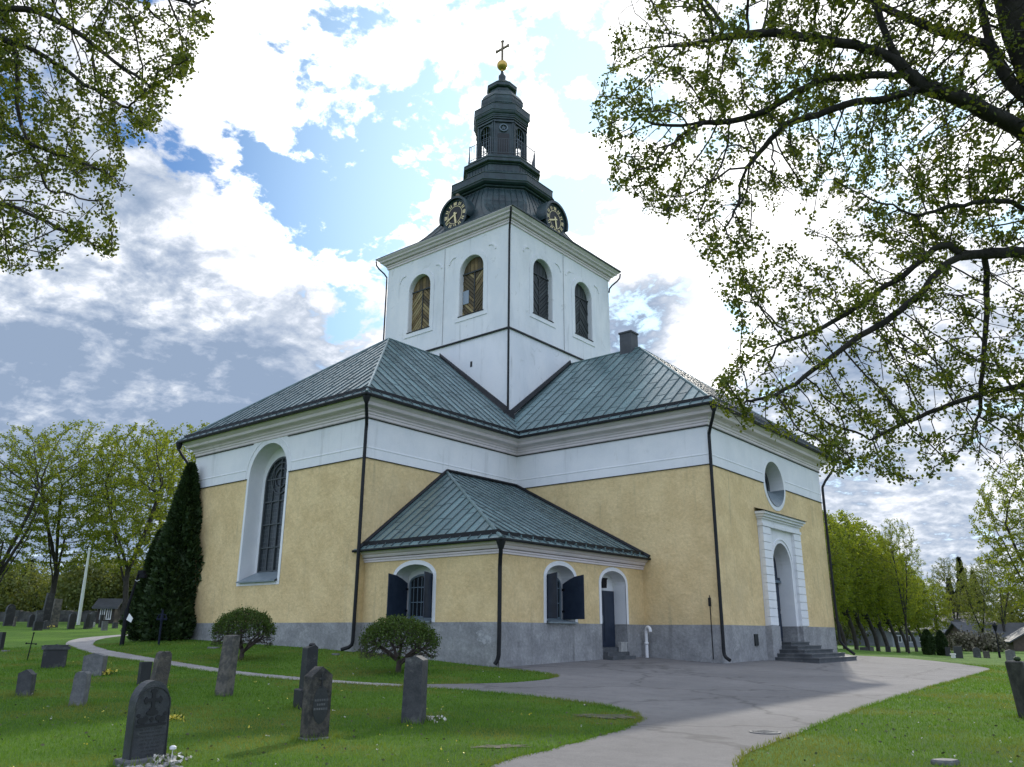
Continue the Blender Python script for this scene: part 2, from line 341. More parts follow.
class MB:
    def __init__(s): s.v = []; s.f = []; s.mi = []; s.cur = 0
    def add(s, vs, fs):
        b = len(s.v); s.v += [tuple(map(float, v)) for v in vs]
        for f in fs: s.f.append(tuple(b+i for i in f)); s.mi.append(s.cur)
    def box(s, lo, hi, rz=0., c=None):
        x0, y0, z0 = lo; x1, y1, z1 = hi
        vs = [(x, y, z) for z in (z0, z1) for x, y in ((x0, y0), (x1, y0), (x1, y1), (x0, y1))]
        if rz:
            c = c or (0, 0); cs, sn = math.cos(rz), math.sin(rz)
            vs = [(c[0]+(x-c[0])*cs-(y-c[1])*sn, c[1]+(x-c[0])*sn+(y-c[1])*cs, z) for x, y, z in vs]
        s.add(vs, [(3, 2, 1, 0), (4, 5, 6, 7), (0, 1, 5, 4), (1, 2, 6, 5), (2, 3, 7, 6), (3, 0, 4, 7)])
    def tube(s, pts, r, n=8, caps=True):
        pts = [np.array(p, float) for p in pts]; rs = r if hasattr(r, '__len__') else [r]*len(pts)
        vs = []; prev = None
        for i, p in enumerate(pts):
            t = (pts[min(i+1, len(pts)-1)]-pts[max(i-1, 0)]); t = t/(np.linalg.norm(t)+1e-9)
            if prev is None:
                a = np.array([0, 0, 1.]) if abs(t[2]) < .9 else np.array([1., 0, 0])
                x = np.cross(t, a)
            else: x = prev-t*(prev@t)
            x /= np.linalg.norm(x)+1e-9; prev = x; y = np.cross(t, x)
            for k in range(n):
                a = 2*PI*k/n; vs.append(p+rs[i]*(math.cos(a)*x+math.sin(a)*y))
        fs = [(i*n+k, i*n+(k+1) % n, (i+1)*n+(k+1) % n, (i+1)*n+k) for i in range(len(pts)-1) for k in range(n)]
        if caps: fs += [tuple(range(n))[::-1], tuple((len(pts)-1)*n+k for k in range(n))]
        s.add(vs, fs)
    def rings(s, rings, cap0=True, cap1=True):
        """rings: list of equal-length closed loops"""
        n = len(rings[0]); vs = [p for r in rings for p in r]
        fs = [(i*n+k, i*n+(k+1) % n, (i+1)*n+(k+1) % n, (i+1)*n+k) for i in range(len(rings)-1) for k in range(n)]
        if cap0: fs.append(tuple(range(n))[::-1])
        if cap1: fs.append(tuple((len(rings)-1)*n+k for k in range(n)))
        s.add(vs, fs)
    def lathe(s, prof, c, n=16, axis='z'):
        rs = []
        for r, z in prof:
            ring = []
            for k in range(n):
                a = 2*PI*k/n; p = (r*math.cos(a), r*math.sin(a), z)
                if axis == 'y': p = (p[0], p[2], -p[1])
                if axis == 'x': p = (p[2], p[0], p[1])
                ring.append((c[0]+p[0], c[1]+p[1], c[2]+p[2]))
            rs.append(ring)
        s.rings(rs)
    def sphere(s, c, r, n=12, m=8, sq=1.):
        s.lathe([(max(r*math.sin(PI*i/m), 1e-4), -r*sq*math.cos(PI*i/m)) for i in range(m+1)], c, n)
    def sweep(s, path, prof, closed=False):
        """prof: closed (out, z) loop swept along xy path; out is to the right of travel"""
        P = [np.array(p, float) for p in path]; n = len(P); rings = []
        for i in range(n):
            a = P[i]-P[i-1] if (i > 0 or closed) else P[1]-P[0]
            b = P[(i+1) % n]-P[i] if (i < n-1 or closed) else P[-1]-P[-2]
            a = a/np.linalg.norm(a); b = b/np.linalg.norm(b)
            na = np.array([a[1], -a[0]]); nb = np.array([b[1], -b[0]])
            m = na+nb; m = m/(m@na) if abs(m@na) > 1e-6 else na
            rings.append([(P[i][0]+m[0]*o, P[i][1]+m[1]*o, z) for o, z in prof])
        if closed: rings.append(rings[0])
        s.rings(rings, not closed, not closed)
    def poly(s, outline, holes, fr, off=0.):
        loops = [[Vector((a, b, 0)) for a, b in outline]]+[[Vector((a, b, 0)) for a, b in h] for h in holes]
        tris = tessellate_polygon(loops); flat = [p for l in loops for p in l]
        vs = [fr(p.x, p.y, off) for p in flat]
        s.add(vs, [t for t in tris])
    def strip(s, line, fr, o0, o1, closed=False):
        n = len(line); vs = [fr(a, b, o0) for a, b in line]+[fr(a, b, o1) for a, b in line]
        fs = [(i, (i+1) % n, n+(i+1) % n, n+i) for i in range(n if closed else n-1)]
        s.add(vs, fs)
    def slab(s, outline, holes, fr, o0, o1):
        s.poly(outline, holes, fr, o1); s.poly(outline, holes, fr, o0)
        s.strip(outline, fr, o0, o1, True)
        for h in holes: s.strip(h, fr, o0, o1, True)
    def build(s, name, mat, parent=None, smooth=False, loc=None, mats=None):
        if mats: return mesh_obj(name, s.v, s.f, None, parent, smooth, loc, mats, s.mi)
        return mesh_obj(name, s.v, s.f, mat, parent, smooth, loc)

def empty(name, loc, rz=0.):
    o = bpy.data.objects.new(name, None); col.objects.link(o); o.location = loc; o.rotation_euler = (0, 0, rz); o.empty_display_size = .3; return o
def tag(o, label, cat, group=None):
    o['label'] = label; o['category'] = cat
    if group: o['group'] = group
    return o
def kind(o, k): o['kind'] = k; return o

# ------------------------------------------------------------------ terrain height
def ctrl(u, v, d): p = P3(u, v, d); return (p[0], p[1], p[2])
CP = np.array([(26.8, -33.1, 0), (32, -20, -.05), (15.7, -27.2, .04), (7.35, -10.14, .44), (0, -10.48, .86), (-2.5, -10.48, .96), (-14, -10.48, 1.28), (7.44, -.45, .63), (11, 0, .42), (11.08, 14, .5), (-14, 10, 1.3), (0, 40, .6), (40, -45, 0), (10, -45, .1),
     ctrl(40, 621.5, 78), ctrl(128, 634.5, 50), ctrl(75, 645, 42), ctrl(40, 662, 32), ctrl(890, 653.5, 85), ctrl(1000, 660.5, 60), ctrl(130, 622.5, 75), ctrl(-60, 622, 78), ctrl(1100, 655, 85)])
def _ker(d2): return np.sqrt(d2+16.)
_A = _ker(((CP[:, None, :2]-CP[None, :, :2])**2).sum(-1))-np.eye(len(CP))*.6
_Pm = np.c_[np.ones(len(CP)), CP[:, :2]]
_S = np.block([[_A, _Pm], [_Pm.T, np.zeros((3, 3))]])
_W = np.linalg.solve(_S, np.r_[CP[:, 2], 0, 0, 0])
def HT(x, y):
    x = np.atleast_1d(np.asarray(x, float)); y = np.atleast_1d(np.asarray(y, float))
    dx, dy = x-CAM[0], y-CAM[1]; r = np.hypot(dx, dy)+1e-9; k = np.minimum(1, 105/r)
    x = CAM[0]+dx*k; y = CAM[1]+dy*k
    d2 = (x[:, None]-CP[None, :, 0])**2+(y[:, None]-CP[None, :, 1])**2
    return _ker(d2)@_W[:len(CP)]+_W[-3]+_W[-2]*x+_W[-1]*y
def H1(x, y): return float(HT(x, y)[0])
def G(u, v, tmax=100.):
    """ground point seen at pixel (u, v)"""
    d = pray(u, v); t = np.concatenate([np.linspace(4, tmax, 1500)])
    p = CAM+t[:, None]*d; s = p[:, 2]-HT(p[:, 0], p[:, 1])
    i = np.argmax(s < 0) if (s < 0).any() else len(t)-1
    i = max(i, 1); a = s[i-1]/(s[i-1]-s[i]+1e-12) if s[i] < 0 else 1
    q = p[i-1]+(p[i]-p[i-1])*a
    return np.array([q[0], q[1], H1(q[0], q[1])])
def GD(u, d):
    """ground point in pixel column u at depth d"""
    v = 625.
    for _ in range(12):
        p = P3(u, v, d); z = H1(p[0], p[1]); v += (p[2]-z)/d*FPX*.96
    return np.array([p[0], p[1], z])
def depth(p): return float((np.array(p)-CAM)@CF)

# ------------------------------------------------------------------ ground sheets
def build_ground():
    def axis(lo, hi, a, b, st):
        core = np.arange(a, b+.01, st); g = []; x = b; s = st
        while x < hi: s *= 1.25; x += s; g.append(x)
        l = []; x = a; s = st
        while x > lo: s *= 1.25; x -= s; l.append(x)
        return np.r_[l[::-1], core, g]
    xs = axis(-3000, 3000, -75, 60, 1.); ys = axis(-3000, 3000, -50, 80, 1.)
    X, Y = np.meshgrid(xs, ys, indexing='ij'); Z = HT(X.ravel(), Y.ravel())
    V = np.c_[X.ravel(), Y.ravel(), Z]; ny = len(ys)
    F = [(i*ny+j, (i+1)*ny+j, (i+1)*ny+j+1, i*ny+j+1) for i in range(len(xs)-1) for j in range(ny-1)]
    kind(mesh_obj('lawn', V, F, M['lawn'], smooth=True), 'structure')
def smooth_line(pts, it=2):
    pts = [np.array(p, float) for p in pts]
    for _ in range(it):
        q = [pts[0]]
        for a, b in zip(pts[:-1], pts[1:]): q += [a*.75+b*.25, a*.25+b*.75]
        q.append(pts[-1]); pts = q
    return pts
def inside(poly, x, y):
    P = np.asarray(poly); c = np.zeros(len(x), bool); n = len(P); j = n-1
    for i in range(n):
        xi, yi = P[i]; xj, yj = P[j]
        m = ((yi > y) != (yj > y)) & (x < (xj-xi)*(y-yi)/(yj-yi+1e-12)+xi); c ^= m; j = i
    return c
def sheet(name, poly, mat, dz, step=1., rough_edge=0.):
    P = []
    n = len(poly)
    for i in range(n):
        a, b = np.array(poly[i]), np.array(poly[(i+1) % n]); k = max(1, int(np.linalg.norm(b-a)/(step*.5)))
        for q in range(k):
            p = a+(b-a)*q/k
            if rough_edge: p = p+rng.normal(0, rough_edge, 2)
            P.append(p)
    P = np.array(P); lo = P.min(0); hi = P.max(0)
    gx, gy = np.meshgrid(np.arange(lo[0]+step*.5, hi[0], step), np.arange(lo[1]+step*.5, hi[1], step)); gx = gx.ravel(); gy = gy.ravel()
    k = inside(P, gx, gy); pts = [Vector(p) for p in P]+[Vector((a, b)) for a, b in zip(gx[k], gy[k])]
    ne = len(P); edges = [(i, (i+1) % ne) for i in range(ne)]
    vo, eo, fo, *_ = delaunay_2d_cdt(pts, edges, [list(range(ne))], 1, 1e-5)
    xy = np.array([tuple(v) for v in vo]); z = HT(xy[:, 0], xy[:, 1])+dz
    o = mesh_obj(name, np.c_[xy, z], fo, mat, smooth=True); kind(o, 'structure'); return o, P
g2 = lambda u, v: G(u, v)[:2]
build_ground()
left_edge = smooth_line([(34, -44), (27, -35.5), (22.5, -29), g2(480, 767), g2(540, 752), g2(598, 737), g2(630, 728), g2(642, 718), g2(622, 709), g2(580, 702), g2(520, 695), g2(460, 689.5), g2(404, 687.3)])
island_edge = smooth_line([g2(404, 684.6), g2(480, 684), g2(535, 681.5), g2(563, 676.5), g2(545, 673.3), g2(520, 670.6), g2(500, 669)])
right_edge = smooth_line([g2(853, 655.6), g2(902, 657.8), g2(955, 663.4), g2(990, 668), g2(993, 670.3), g2(955, 681), g2(900, 695.5), g2(830, 721), g2(770, 744), g2(720, 767), (25, -26.5), (31, -33), (38, -42)])
ASPHALT = left_edge+island_edge+[np.array((7.0, -10.05)), np.array((6.5, -2.)), np.array((5., 5.)), np.array((5., 18.)), np.array((2., 40.)), np.array((-5., 52.))]+right_edge
_, ASPHALT = sheet('asphalt_yard', ASPHALT, M['asphalt'], .008, 1., .03)
low = smooth_line([g2(404, 687.3), g2(350, 684.3), g2(290, 680), g2(230, 675), g2(170, 666.5), g2(110, 657.5), g2(78, 651), g2(63, 644.5), g2(72, 639.3), g2(96, 636.6), g2(128, 634.4)])
upp = smooth_line([g2(128, 635.6), g2(106, 638), g2(94, 641), g2(93, 645), g2(104, 649.5), g2(132, 654), g2(170, 661), g2(230, 670.7), g2(290, 676.8), g2(350, 681.8), g2(404, 684.6)])
_, PATH = sheet('gravel_path', low+upp, M['gravel'], .012, .6, .015)
def blob_poly(c, rx, ry, n=22, rot=0., jit=.18, seed=3):
    r = np.random.default_rng(seed); a = np.arange(n)/n*2*PI; k = 1+r.normal(0, jit, n)
    x = np.cos(a)*rx*k; y = np.sin(a)*ry*k
    return [np.array((c[0]+x[i]*math.cos(rot)-y[i]*math.sin(rot), c[1]+x[i]*math.sin(rot)+y[i]*math.cos(rot))) for i in range(n)]
_, DIRT1 = sheet('soil_patch', blob_poly(g2(610, 717), .62, .36, 44, .4, .22), M['soil'], .016, .3)
_, DIRT2 = sheet('soil_patch', blob_poly(g2(500, 747), .42, .17, 44, .9, .25, 5), M['soil'], .010, .3)

# ------------------------------------------------------------------ church
WS, LS, LE, WE = 14., 10.48, 11.08, 14.3
Z_PL, Z_ST, Z_GR, Z_EV, Z_RG = 1.99, 8.89, 10.65, 11.50, 18.03
OV = .79
church = empty('church', (0, 0, 0))
tag(church, 'yellow and white church with plinth, green grey sheet roofs and dark baroque spire', 'church')
frS = lambda y: (lambda s, z, o: (s, y-o, z))      # wall facing -Y, s = x
frE = lambda x: (lambda s, z, o: (x+o, s, z))      # wall facing +X, s = y
def arc(cx, cz, r, a0, a1, n, rz=None):
    rz = rz or r
    return [(cx+r*math.cos(a0+(a1-a0)*i/n), cz+rz*math.sin(a0+(a1-a0)*i/n)) for i in range(n+1)]
def arch_top(xl, xr, zs, zt, n=16):
    """from right spring over the top to the left spring (rise zt-zs)"""
    return arc((xl+xr)/2, zs, (xr-xl)/2, 0, PI, n, zt-zs)

# --- nave walls (yellow band, frieze, plinth)
AWL, AWR, AWB, AWT = -8.70, -5.60, 3.84, 10.50       # arched window opening
wl, wr = AWL-.17, AWR+.17
wall = MB()
f = frS(-LS)
wall.poly([(-WS, Z_PL), (0, Z_PL), (0, Z_ST), (wr, Z_ST), (wr, AWB-.16), (wl, AWB-.16), (wl, Z_ST), (-WS, Z_ST)], [], f)
wall.poly([(0, Z_PL), (LE, Z_PL), (LE, Z_ST), (0, Z_ST)], [], frS(0))
wall.poly([(-LS, Z_PL), (0, Z_PL), (0, Z_ST), (-LS, Z_ST)], [], frE(0))
OC, OZ, ORY, ORZ = 7.38, 9.00, 1.44, 1.38              # oval window outer
ov_out = arc(OC, OZ, ORY, 0, 2*PI, 40, ORZ)[:-1]
al = math.asin((Z_ST-OZ)/ORZ)
lower = arc(OC, OZ, ORY, PI-al, 2*PI+al, 24, ORZ)     # left -> bottom -> right, ends on Z_ST
PL, PR, PT = 4.78, 9.70, 7.30                         # portal block
wall.poly([(0, Z_PL), (PL, Z_PL), (PL, PT-.05), (PR, PT-.05), (PR, Z_PL), (WE, Z_PL), (WE, Z_ST)]+lower[::-1]+[(0, Z_ST)], [], frE(LE))
for a, b in (((LE, WE), (0, WE)), ((-WS, LS*-1), (-WS, 0)), ((-WS, 0), (-25, 0)), ((-25, 0), (-25, WE)), ((-25, WE), (-WS, WE)), ((-WS, WE), (-WS, 24)), ((-WS, 24), (0, 24)), ((0, 24), (0, WE))):
    wall.add([(*a, Z_PL), (*b, Z_PL), (*b, Z_ST), (*a, Z_ST)], [(0, 1, 2, 3)])
wall.build('wall', M['yellow'], church)
fz = MB()
aw_spr = AWT-(AWR-AWL)/2
top = arch_top(AWL, AWR, aw_spr, AWT, 20)              # right to left
fz.poly([(-WS, Z_ST), (AWL, Z_ST)]+top[::-1]+[(AWR, Z_ST), (0, Z_ST), (0, Z_EV), (-WS, Z_EV)], [], f, .012)
fz.poly([(0, Z_ST), (LE, Z_ST), (LE, Z_EV), (0, Z_EV)], [], frS(0), .012)
fz.poly([(-LS, Z_ST), (0, Z_ST), (0, Z_EV), (-LS, Z_EV)], [], frE(0), .012)
upper = arc(OC, OZ, ORY, al, PI-al, 24, ORZ)
fz.poly([(0, Z_ST)]+[(OC-ORY*math.cos(al), Z_ST)]+upper[::-1]+[(WE, Z_ST), (WE, Z_EV), (0, Z_EV)], [], frE(LE), .012)
for a, b in (((LE, WE), (0, WE)), ((-WS, LS*-1), (-WS, 0)), ((-WS, 0), (-25, 0)), ((-25, 0), (-25, WE)), ((-25, WE), (-WS, WE)), ((-WS, WE), (-WS, 24)), ((-WS, 24), (0, 24)), ((0, 24), (0, WE))):
    fz.add([(*a, Z_ST), (*b, Z_ST), (*b, Z_EV), (*a, Z_EV)], [(0, 1, 2, 3)])
# shallow raised string along the bottom of the frieze
PATHN = [(-WS, 0), (-WS, -LS), (0, -LS), (0, 0), (LE, 0), (LE, WE), (0, WE)]
def cut_sweep(mb, prof, path=PATHN, gap=None):
    """sweep round the nave; gap=(s0,s1) leaves out part of the south end wall, gap2 of the east end wall"""
    if gap is None: mb.sweep(path, prof); return
    s0, s1, e0, e1 = gap
    mb.sweep([(-WS, 0), (-WS, -LS), (s0, -LS)], prof)
    p = [(s1, -LS), (0, -LS), (0, 0), (LE, 0)]
    if e0 is None: mb.sweep(p+[(LE, WE), (0, WE)], prof)
    else:
        mb.sweep(p+[(LE, e0)], prof); mb.sweep([(LE, e1), (LE, WE), (0, WE)], prof)
og = math.sqrt(max(0, 1-((9.36-OZ)/ORZ)**2))*ORY
cut_sweep(fz, [(.012, 9.30), (.03, 9.33), (.03, 9.36), (.012, 9.40)], gap=(wl-.05, wr+.05, OC-og-.1, OC+og+.1))
fz.build('frieze', M['white'], church)
pl = MB()
for a, b in (((-WS, -LS), (0, -LS)), ((0, -LS), (0, 0)), ((0, 0), (LE, 0))):
    pl.add([(*a, -.6), (*b, -.6), (*b, Z_PL), (*a, Z_PL)], [(0, 1, 2, 3)])
pl.poly([(0, -.6), (PL, -.6), (PL, Z_PL), (0, Z_PL)], [], frE(LE)); pl.poly([(PR, -.6), (WE, -.6), (WE, Z_PL), (PR, Z_PL)], [], frE(LE))
for a, b in (((LE, WE), (0, WE)), ((-WS, LS*-1), (-WS, 0)), ((-WS, 0), (-25, 0)), ((-25, 0), (-25, WE)), ((-25, WE), (-WS, WE)), ((-WS, WE), (-WS, 24)), ((-WS, 24), (0, 24)), ((0, 24), (0, WE))):
    pl.add([(*a, -.6), (*b, -.6), (*b, Z_PL), (*a, Z_PL)], [(0, 1, 2, 3)])
pl.build('plinth', M['plinth'], church)
# dark drip flashing at the string course and the frieze line
dr = MB()
cut_sweep(dr, [(.0, Z_ST-.03), (.05, Z_ST-.035), (.05, Z_ST-.005), (.0, Z_ST+.005)], gap=(wl, wr, OC-ORY, OC+ORY))
cut_sweep(dr, [(.012, Z_GR-.03), (.07, Z_GR-.03), (.07, Z_GR), (.012, Z_GR+.02)], gap=(AWL+.10, AWR-.10, None, None))
dr.build('drip_flashing', M['darkmetal'], church)
cn = MB()
cprof = [(.012, 10.66), (.06, 10.70), (.06, 10.80), (.10, 10.83), (.10, 10.90), (.18, 10.96), (.20, 11.02), (.20, 11.06), (.44, 11.12), (.46, 11.16), (.46, 11.26), (.56, 11.33), (.62, 11.40), (.62, 11.44), (.012, 11.46)]
cut_sweep(cn, [(.012, 11.02), (.20, 11.03), (.20, 11.06), (.44, 11.12), (.46, 11.16), (.46, 11.26), (.56, 11.33), (.62, 11.40), (.62, 11.44), (.012, 11.46)])
cut_sweep(cn, [(.012, 10.66), (.06, 10.70), (.06, 10.80), (.10, 10.83), (.10, 10.90), (.18, 10.96), (.19, 11.015), (.012, 11.018)])
cn.build('cornice', M['cornicepaint'], church)

# --- sheet roofs
srng = random.Random(5)
def span(q, X):
    ys = []
    for i in range(len(q)):
        (xa, ya), (xb, yb) = q[i], q[(i+1) % len(q)]
        if (xa-X)*(xb-X) < 0: ys.append(ya+(yb-ya)*(X-xa)/(xb-xa))
    return (min(ys), max(ys)) if len(ys) >= 2 else (1e9, -1e9)
def seam_roof(polys, name, mat, parent, spacing=.6, thick=.05, w=.03, h=.045, ridge=None):
    mb = MB()
    for P in polys:
        P = [np.array(p, float) for p in P]
        e = P[1]-P[0]; e /= np.linalg.norm(e); n = np.cross(P[1]-P[0], P[2]-P[0]); n /= np.linalg.norm(n)
        if n[2] < 0: n = -n
        d = np.cross(n, e); d = d if d[2] > 0 else -d
        mb.cur = 0; mb.add([p-n*thick for p in P]+P, [tuple(range(len(P)-1, -1, -1))]+[(i, (i+1) % len(P), len(P)+(i+1) % len(P), len(P)+i) for i in range(len(P))])
        q = [((p-P[0])@e, (p-P[0])@d) for p in P]
        a0 = min(t[0] for t in q); a1 = max(t[0] for t in q); k = a0+spacing*.5
        def clipx(poly, X, low):
            out = []
            for i in range(len(poly)):
                u_, w_ = poly[i], poly[(i+1) % len(poly)]; iu = u_[0] >= X if low else u_[0] <= X; iw = w_[0] >= X if low else w_[0] <= X
                if iu: out.append(u_)
                if iu != iw: t = (X-u_[0])/(w_[0]-u_[0]); out.append((X, u_[1]+(w_[1]-u_[1])*t))
            return out
        kk = a0-spacing*.5
        while kk < a1:
            st = clipx(clipx(q, kk, True), kk+spacing, False) if True else q
            if len(st) >= 3:
                mb.cur = srng.choice((0, 0, 0, 2, 3)); mb.add([P[0]+e*x_+d*y_ for x_, y_ in st], [tuple(range(len(st)))])
                ylo, yhi = min(t[1] for t in st), max(t[1] for t in st); yy = ylo+srng.uniform(.3, 2.2)
                while yy < yhi-.4:      # cross joints of the sheets
                    xs_ = [x_ for x_ in (kk+.03, kk+spacing-.03)]
                    ok = all(min_y <= yy <= max_y for min_y, max_y in [span(q, X) for X in xs_])
                    if ok:
                        A = P[0]+e*xs_[0]+d*yy; B = P[0]+e*xs_[1]+d*yy; vs = [A-d*.012, B-d*.012, B+d*.012, A+d*.012]; vs += [v+n*.012 for v in vs]
                        mb.cur = 1; mb.add(vs, [(4, 5, 6, 7), (0, 1, 5, 4), (2, 3, 7, 6)])
                    yy += srng.uniform(1.5, 2.3)
            kk += spacing
        while k < a1:
            ys = []
            for i in range(len(q)):
                (xa, ya), (xb, yb) = q[i], q[(i+1) % len(q)]
                if (xa-k)*(xb-k) < 0: ys.append(ya+(yb-ya)*(k-xa)/(xb-xa))
            if len(ys) >= 2:
                y0, y1 = min(ys)+.05, max(ys)-.05
                if y1-y0 > .2:
                    A = P[0]+e*k+d*y0; B = P[0]+e*k+d*y1
                    vs = [A-e*w/2, A+e*w/2, B+e*w/2, B-e*w/2]; vs += [v+n*h for v in vs]
                    mb.cur = 1; mb.add(vs, [(4, 5, 6, 7), (0, 1, 5, 4), (1, 2, 6, 5), (2, 3, 7, 6), (3, 0, 4, 7)])
            k += spacing
    r = mb.build(name, None, parent, mats=[mat, M['roofseam'], M['roof2'], M['roof3']])
    for a, b in ridge or []:
        rb = MB(); rb.tube([a, b], .07, 6); rb.build('ridge_cap', mat, r)
    return r
ze = 11.52
S_pk = (-WS/2, -3.3, Z_RG); E_pk = (3.68, WE/2, Z_RG)
x0, x1, y0 = -WS-OV, OV, -LS-OV; ex, ey0, ey1 = LE+OV, -OV, WE+OV
k_ = (Z_RG-ze)/(WS/2+OV)
roof_main = seam_roof([
    [(x0, y0, ze), (x1, y0, ze), S_pk],
    [(x1, y0, ze), (x1, -OV, ze), (-WS/2, WE/2, Z_RG), S_pk],
    [(x0, 6, ze), (x0, y0, ze), S_pk, (-WS/2, 6, Z_RG)],
    [(x1, -OV, ze), (ex, ey0, ze), E_pk, (-WS/2, WE/2, Z_RG)],
    [(ex, ey0, ze), (ex, ey1, ze), E_pk],
    [(ex, ey1, ze), (-2, ey1, ze), (-2, WE/2, Z_RG), E_pk],
], 'roof', M['roof'], church, .62, ridge=[(S_pk, (-WS/2, 4, Z_RG)), (E_pk, (-4, WE/2, Z_RG)), ((x0, y0, ze), S_pk), ((x1, y0, ze), S_pk), ((ex, ey0, ze), E_pk), ((ex, ey1, ze), E_pk)])
bk = MB()   # the roofs of the two rear arms
for q in ([(-25.8, -OV, ze), (x0, -OV, ze), (-WS/2, WE/2, Z_RG), (-19, WE/2, Z_RG)], [(-25.8, ey1, ze), (-25.8, -OV, ze), (-19, WE/2, Z_RG)], [(x0, ey1, ze), (-25.8, ey1, ze), (-19, WE/2, Z_RG), (-WS/2, WE/2, Z_RG)],
          [(x0, 24.8, ze), (x0, ey1, ze), (-WS/2, WE/2, Z_RG), (-WS/2, 18, Z_RG)], [(x1, 24.8, ze), (x0, 24.8, ze), (-WS/2, 18, Z_RG)], [(x1, ey1, ze), (x1, 24.8, ze), (-WS/2, 18, Z_RG), (-WS/2, WE/2, Z_RG)]):
    bk.add(q, [tuple(range(len(q)))])
bk.build('roof', M['roof'], church)
# chimney on the ridge of the east arm
ch = MB(); ch.box((2.55, 6.75, 17.5), (3.35, 7.55, 19.02)); ch.box((2.50, 6.70, 19.02), (3.40, 7.60, 19.12))
ch.build('chimney', M['slate'], roof_main)
# flashing where the roofs meet the tower
TX, TY, TWX, TWY = 1.60, 1.20, 10.9, 11.1
fl = MB()
def zroof(x): return ze+k_*(OV-x)
zc0 = zroof(-TX)
fl.add([(-TX, TY-.02, zc0), (-WS/2-.25, TY-.02, Z_RG+.02), (-WS/2-.25, TY-.02, Z_RG+.40), (-TX, TY-.02, zc0+.40),
        (-TX+.4, TY-.34, zc0-.32), (-WS/2+.1, TY-.34, Z_RG+.05)], [(0, 1, 2, 3), (3, 2, 5, 4)])
fl.add([(-TX+.02, TY, zc0-.3), (-TX+.02, WE/2+.25, Z_RG+.02), (-TX+.02, WE/2+.25, Z_RG+.40), (-TX+.02, TY, zc0+.15),
        (-TX+.34, TY-.3, zc0-.32), (-TX+.34, WE/2-.1, Z_RG+.05)], [(0, 1, 2, 3), (3, 2, 5, 4)])
fl.box((-TX-.30, TY-.34, zc0-1.1), (-TX+.34, TY+.30, zc0+.16), PI/4, (-TX+.02, TY-.02))
fl.build('roof_flashing', M['darkmetal'], church)
gt = MB()
eave = [(x0, 0), (x0, y0), (x1, y0), (x1, -OV), (ex, -OV), (ex, ey1), (0, ey1)]
gt.sweep(eave, [(-.17, 11.42), (.03, 11.40), (.05, 11.44), (.05, 11.50), (.03, 11.515), (-.17, 11.46)])
gt.sweep(eave, [(-.30, 11.76), (-.24, 11.71), (-.22, 11.71), (-.22, 11.86), (-.24, 11.87), (-.30, 11.84)])
gt.build('gutter', M['darkmetal'], church)
# --- arched window in the south end wall
win = MB()
outl = [(wl, AWB-.16), (wr, AWB-.16), (wr, Z_ST)]+[(wl, Z_ST)]
win.poly([(wl, AWB-.16), (wr, AWB-.16), (wr, Z_ST), (AWR, Z_ST), (AWR, AWB), (AWL, AWB), (AWL, Z_ST), (wl, Z_ST)], [], f, .014)
opening = [(AWL, AWB), (AWR, AWB), (AWR, aw_spr)]+top[1:]
win.strip(opening, f, .012, -.86, True)
ringo = arch_top(AWL-.34, AWR+.34, aw_spr, AWT+.34, 24); ringi = arch_top(AWL-.28, AWR+.28, aw_spr, AWT+.28, 24)
win.slab([(AWR+.34, Z_ST+.02)]+ringo+[(AWL-.34, Z_ST+.02), (AWL-.28, Z_ST+.02)]+ringi[::-1]+[(AWR+.28, Z_ST+.02)], [], f, .0, .035)
aw = win.build('arched_window', M['white'], church)
iL, iR = AWL+.28, AWR-.28
gsp = AWT-.55-(iR-iL)/2
gl = [(iL, AWB+.5), (iR, AWB+.5)]+arch_top(iL, iR, gsp, AWT-.55, 20)
wv = MB(); wv.poly([(AWL-.05, AWB-.05), (AWR+.05, AWB-.05), (AWR+.05, AWT+.05), (AWL-.05, AWT+.05)], [gl], f, -.80); wv.build('inner_reveal', M['white'], aw)
g = MB(); g.poly(gl, [], f, -.84); g.build('pane', M['stained'], aw)
fr_ = MB()
for k in range(1, 4):
    x = iL+(iR-iL)*k/4; zt = gsp+math.sqrt(max(0, ((iR-iL)/2)**2-(x-(iL+iR)/2)**2))
    fr_.slab([(x-.03, AWB+.5), (x+.03, AWB+.5), (x+.03, zt), (x-.03, zt)], [], f, -.83, -.76 if k == 2 else -.785)
for k in range(5):
    z = AWB+.55+k*1.12
    fr_.slab([(iL, z-.03), (iR, z-.03), (iR, z+.03), (iL, z+.03)], [], f, -.83, -.772)
for r in (.50, .80):
    o_ = arc((iL+iR)/2, gsp+.2, r, 0, 2*PI, 24)[:-1]; i_ = arc((iL+iR)/2, gsp+.2, r-.05, 0, 2*PI, 24)[:-1]
    fr_.slab(o_, [i_], f, -.83, -.768)
go = arch_top(iL, iR, gsp, AWT-.55, 20); gi = arch_top(iL+.1, iR-.1, gsp, AWT-.65, 20)
fr_.slab([(iR, AWB+.5)]+go+[(iL, AWB+.5), (iL+.1, AWB+.5)]+gi[::-1]+[(iR-.1, AWB+.5)], [], f, -.835, -.75)
fr_.build('frame', M['lead'], aw)
si = MB(); si.add([f(AWL, AWB+.03, .16), f(AWR, AWB+.03, .16), f(iR, AWB+.52, -.8), f(iL, AWB+.52, -.8), f(AWL, AWB-.03, .16), f(AWR, AWB-.03, .16)], [(0, 1, 2, 3), (4, 5, 1, 0)]); si.build('sill', M['sillmetal'], aw)

